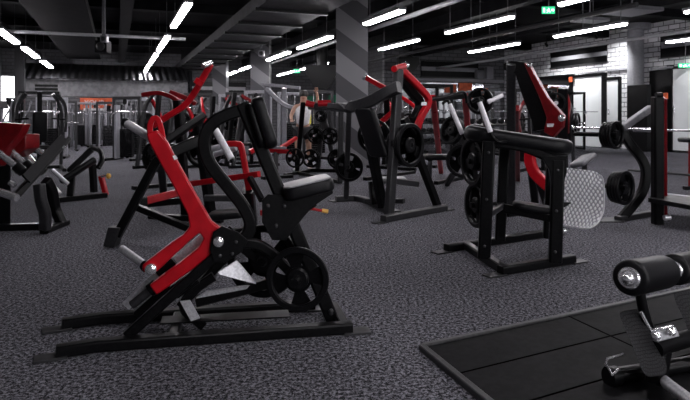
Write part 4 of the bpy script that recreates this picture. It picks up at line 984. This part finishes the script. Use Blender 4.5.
place('cross', crosstrainer, 22, 163, 1.2, 'cross trainer in front of the bright window at far left')
place('cross', crosstrainer, 8, 155, 1.0, 'cross trainer nearest the left frame edge')
place('cross', crosstrainer, 110, 143, .6, 'cross trainer among the cable towers below the banner')
place('sq', SQ, 40, 150, .4, 'black rack between the far left post and the cross trainers')
r = place('prr', PRR, 168, 168, 2.6, 'red armed press behind the black lever machine at left'); press_plates(r, 'red armed press at left')
r = place('prr', PRR, 218, 160, .7, 'red armed press left of the loop frame, under the far pillars'); press_plates(r, 'press under the far pillars')
place('ctg', CTG, 198, 152, .3, 'dark cable tower under the far slatted window')
place('ctl', CTL, 232, 150, .3, 'pale cable tower just above the black loop frame')
place('ctg', CTG, 240, 153, .2, 'dark cable tower in front of the second striped pillar')
place('ctl', CTL, 258, 156, -.4, 'pale cable tower just right behind the chest pad')
place('ctl', CTL, 291, 153, .5, 'pale cable tower just left of the standing person')
place('ctg', CTG, 318, 156, .1, 'dark cable tower right of the standing person')
t = Thing('low_glute_machine', 'low red-framed machine with pale rails, just right below the chest pad', 'gym machine', G(272, 172))
t.part('red_bar', MB().beam(W(262, 150, 11.5), W(292, 152, 11.5), .09, .08), RED); t.part('pale_rail', MB().beam(W(262, 147, 11.3), W(286, 148, 11.3), .06, .05), LGR)
t.part('red_arm', MB().beam(W(276, 151, 11.5), W(296, 138, 12.2), .07, .07), RED)
t.part('post', MB().beam(W(276, 152, 11.5), G(276, 178, .02), .09, .09), GRYC); t.part('base', MB().beam(G(262, 178, .03), G(292, 176, .03), .1, .06), BLK)
t.part('roller', MB().cyl(W(262, 141, 11.8), W(272, 140, 11.8), .09), LEA); t.part('roller_post', MB().beam(W(268, 140, 11.8), W(268, 150, 11.5), .06, .06), BLK)
r = place('prd', PRD, 244, 166, 2.2, 'deep red press seen through the black loop frame'); press_plates(r, 'press seen through the loop frame')
place('prk', (lambda l: press(GRYC, l)), 40, 170, .5, 'all-black press behind the leg press at the left edge')
place('prk', None, 124, 144, -.4, 'all-black press far back, left of the white taped grip')
# cable crossover pale curved arm
t = Thing('curved_arm_station', 'station with a long pale curved arm beside the standing person', 'gym machine', G(276, 158))
t.part('pale_arm', MB().rt([W(266, 88, 16), W(276, 98, 16), W(285, 105, 16), W(297, 109, 16)], .14, .12, Y1, 5), LGR); t.part('mast', MB().beam(W(267, 84, 16), G(268, 160, .0), .16, .16), MGR)
t.part('head_bar', MB().beam(W(262, 84, 16), W(300, 88, 15.5), .08, .08), LGR); t.part('mast', MB().beam(W(284, 88, 16), G(284, 160, .0), .14, .14), LGR)
# plate trees
def fill_tree(r, short):
    q = Matrix.Rotation(r.rotation_euler[2], 3, 'Z')
    for x, z, nm, rad in ((-.22, .3, 'lower left', .2), (.35, .3, 'lower right', .21), (-.12, .78, 'upper left', .18), (.2, .78, 'upper right', .19), (0, 1.2, 'top', .13)):
        for k in range(2):
            c = r.location + q @ V((x, -.12-.06*k, z)); wplate(c, q @ V((0, -1, 0)), rad-.01*k, '%s weight plate on the %s peg of the %s' % (('rear', 'front')[k], nm, short), spin=x)
r = place('tree', tree, 323, 172, -.25, 'plate tree holding round weight plates, left of the centre machine'); fill_tree(r, 'tree left of centre')
# right-hand background
place('sql', SQL, 500, 150, .1, 'pale rack behind the tall grey post of the lever machine')
place('sq', SQ, 534, 154, -.2, 'black rack behind the red lever in front of the wall mirror')
place('sql', SQL, 455, 148, .2, 'pale rack below the orange wall boards')
place('ctg', CTG, 480, 155, .2, 'dark cable tower below the pale wall box')
place('ctl', CTL, 412, 152, 0, 'pale cable tower right of the front upright of the centre machine')
place('ctl', CTL, 380, 149, 0, 'pale cable tower left of the front upright of the centre machine')
place('ctg', CTG, 356, 152, 0, 'dark cable tower in front of the big striped pillar')
place('sq', SQ, 425, 160, .3, 'black rack behind the red lever of the centre machine')
place('sq', SQ, 563, 149, .1, 'black rack just left of the first frosted panel')
r = place('prd', PRD, 546, 172, -.6, 'deep red press behind the black lever right of centre'); press_plates(r, 'deep red press right of centre')
r = place('prr', PRR, 400, 168, .9, 'red armed press behind the three-plate upright'); press_plates(r, 'press behind the three-plate upright')
r = place('prd', PRD, 622, 160, .3, 'deep red press between the frosted panels and the tall black board') if False else None
db0 = None
def fill_db(r, short):
    global db0
    q = Matrix.Rotation(r.rotation_euler[2], 3, 'Z')
    for z, y, nm in ((.42, -.14, 'bottom'), (.75, -.02, 'middle'), (1.07, .1, 'top')):
        for i in range(8):
            c = r.location + q @ V((-.84+i*.24, y, z)); lab = 'black dumbbell in the %s row of the %s' % (nm, short); gr = '%s row of dumbbells, %s' % (nm, short)
            if db0 is None:
                db0 = dumbbell(); db0.location = c; db0.rotation_euler = r.rotation_euler; db0['label'] = lab; db0['group'] = gr
            else: dup(db0, c, r.rotation_euler[2], lab, gr)
r = place('db', dumbbell_rack, 497, 163, .5, 'dumbbell rack between the pale rack and the tall grey post'); fill_db(r, 'dumbbell rack by the tall grey post')
r = place('db', dumbbell_rack, 440, 153, .2, 'dumbbell rack below the orange wall boards'); fill_db(r, 'dumbbell rack below the orange boards')

# ---------- person ----------
def person(px, Y, zoff):
    base = V(((px-HX)/F*Y, Y, zoff))
    t = Thing('person', 'person in a white sleeveless top and black shorts standing with one arm raised', 'person', base)
    J = {'pel': (0, 0, .95, .13), 'wa': (0, 0, 1.08, .115), 'ch': (.01, 0, 1.3, .14), 'nk': (.01, 0, 1.47, .058), 'hd': (.015, -.01, 1.60, .085), 'tp': (.015, 0, 1.70, .075),
         'sl': (-.17, 0, 1.42, .058), 'el': (-.26, -.08, 1.2, .043), 'hl': (-.22, -.28, 1.1, .03), 'sr': (.18, 0, 1.42, .058), 'er': (.33, -.05, 1.52, .043), 'hr': (.30, -.1, 1.74, .03),
         'pl': (-.1, 0, .9, .095), 'kl': (-.12, -.03, .5, .062), 'al': (-.13, .02, .08, .042), 'tl': (-.14, -.14, .035, .035), 'pr': (.1, 0, .9, .095), 'kr': (.13, -.03, .5, .062), 'ar': (.15, .02, .08, .042), 'tr': (.17, -.14, .035, .035)}
    E = [('pel', 'wa'), ('wa', 'ch'), ('ch', 'nk'), ('nk', 'hd'), ('hd', 'tp'), ('ch', 'sl'), ('sl', 'el'), ('el', 'hl'), ('ch', 'sr'), ('sr', 'er'), ('er', 'hr'), ('pel', 'pl'), ('pl', 'kl'), ('kl', 'al'), ('al', 'tl'), ('pel', 'pr'), ('pr', 'kr'), ('kr', 'ar'), ('ar', 'tr')]
    def skin(name, J, E, root, mt, grow=0):
        me = bpy.data.meshes.new(name); ks = list(J)
        me.from_pydata([J[k][:3] for k in ks], [(ks.index(a), ks.index(b)) for a, b in E], [])
        o = bpy.data.objects.new(name, me); C.objects.link(o); o.parent = t.r; me.materials.append(mt)
        sm = o.modifiers.new('s', 'SKIN'); sm.use_smooth_shade = True; o.modifiers.new('d', 'SUBSURF').levels = 2; o.modifiers['d'].render_levels = 2
        lay = me.skin_vertices[0] if me.skin_vertices else None
        for i, k in enumerate(ks): lay.data[i].radius = (J[k][3]+grow,)*2; lay.data[i].use_root = (k == root)
        return o
    body = skin('body', J, E, 'pel', SKN)
    for hx, s, pts in ((-.22, -1, (-.22, -.28, 1.1)), (.30, 1, (.30, -.1, 1.74))):
        for k in range(4):
            p = V(pts); dr = V((0, -.06, -.02)) if s < 0 else V((0, -.01, .07)); f = V(((k-1.5)*.018, 0, 0))
            t.part('finger', MB().tube([p+base+f, p+base+f+dr*.7, p+base+f+dr*1.1+V((0, -.015, 0))], .009, 2, 6), SKN)
        t.part('thumb', MB().tube([p+base+V((-s*.03, 0, -.02)), p+base+V((-s*.055, -.02, .02))], .01, 1, 6), SKN)
    T = {k: J[k] for k in ('pel', 'wa', 'ch')}; T['sl2'] = (-.14, 0, 1.41, .06); T['sr2'] = (.15, 0, 1.41, .06)
    skin('tank_top', T, [('pel', 'wa'), ('wa', 'ch'), ('ch', 'sl2'), ('ch', 'sr2')], 'pel', WHT, .03)
    S = {'pel': (0, 0, .97, .13), 'pl': (-.1, 0, .88, .1), 'ml': (-.115, -.01, .64, .095), 'pr': (.1, 0, .88, .1), 'mr': (.12, -.01, .64, .095)}
    skin('shorts', S, [('pel', 'pl'), ('pl', 'ml'), ('pel', 'pr'), ('pr', 'mr')], 'pel', DCL, .028)
    hd = base+V((.015, .015, 1.68))
    m = MB(); m.lathe(hd, ZU, [(.088, -.06), (.1, -.02), (.1, .03), (.075, .075), (.02, .095)], 18); t.part('hair', m, HAI)
    f = base+V((.015, -.092, 1.62))
    t.part('nose', MB().lathe(f, V((0, -1, 0)), [(.014, -.01), (.012, .008), (.004, .018)], 8), SKN)
    for s in (-1, 1):
        t.part('eye', MB().lathe(f+V((s*.032, .012, .022)), V((0, -1, 0)), [(.012, -.01), (.011, .003), (.004, .006)], 8), HAI)
        t.part('shoe', MB().pad(base+V((s*.15, -.06, .03)), X1, Y1, ZU, .1, .27, .08, .03, .045), WHT)
    t.part('mouth', MB().abox(f.x-.022, f.x+.022, f.y+.006, f.y+.012, f.z-.042, f.z-.034), RED)
person(303, 13.2, 0)
t = Thing('yellow_bag', 'bright yellow bag hanging behind the standing person', 'bag', W(306, 125, 17.75))
t.part('bag_body', MB().pad(W(307, 119, 17.75), X1, V((0, .1, 1)).normalized(), V((0, -1, .1)).normalized(), .24, .34, .12, .03, .05), YEL, ang=50)
t.part('strap', MB().tube([W(304.5, 117, 17.75), W(306, 104, 17.8), W(309, 117, 17.75)], .012, 4, 6), YEL)

# ---------- camera, light, view ----------
cam = bpy.data.cameras.new('camera'); co = bpy.data.objects.new('camera', cam); C.objects.link(co)
co.location = (0, 0, H); co.rotation_euler = (math.pi/2, 0, 0)
cam.sensor_width = 36; cam.lens = 36*F/690; cam.shift_y = -(200-HY)/690; cam.clip_start = .05; cam.clip_end = 120
cam.dof.use_dof = True; cam.dof.focus_distance = 3.8; cam.dof.aperture_fstop = 8
sc = bpy.context.scene; sc.camera = co
w = bpy.data.worlds.new('world'); sc.world = w; w.use_nodes = True
w.node_tree.nodes['Background'].inputs[0].default_value = (.03, .03, .035, 1); w.node_tree.nodes['Background'].inputs[1].default_value = 1
sc.view_settings.view_transform = 'Standard'; sc.view_settings.look = 'None'; sc.view_settings.exposure = .12; sc.view_settings.gamma = 1
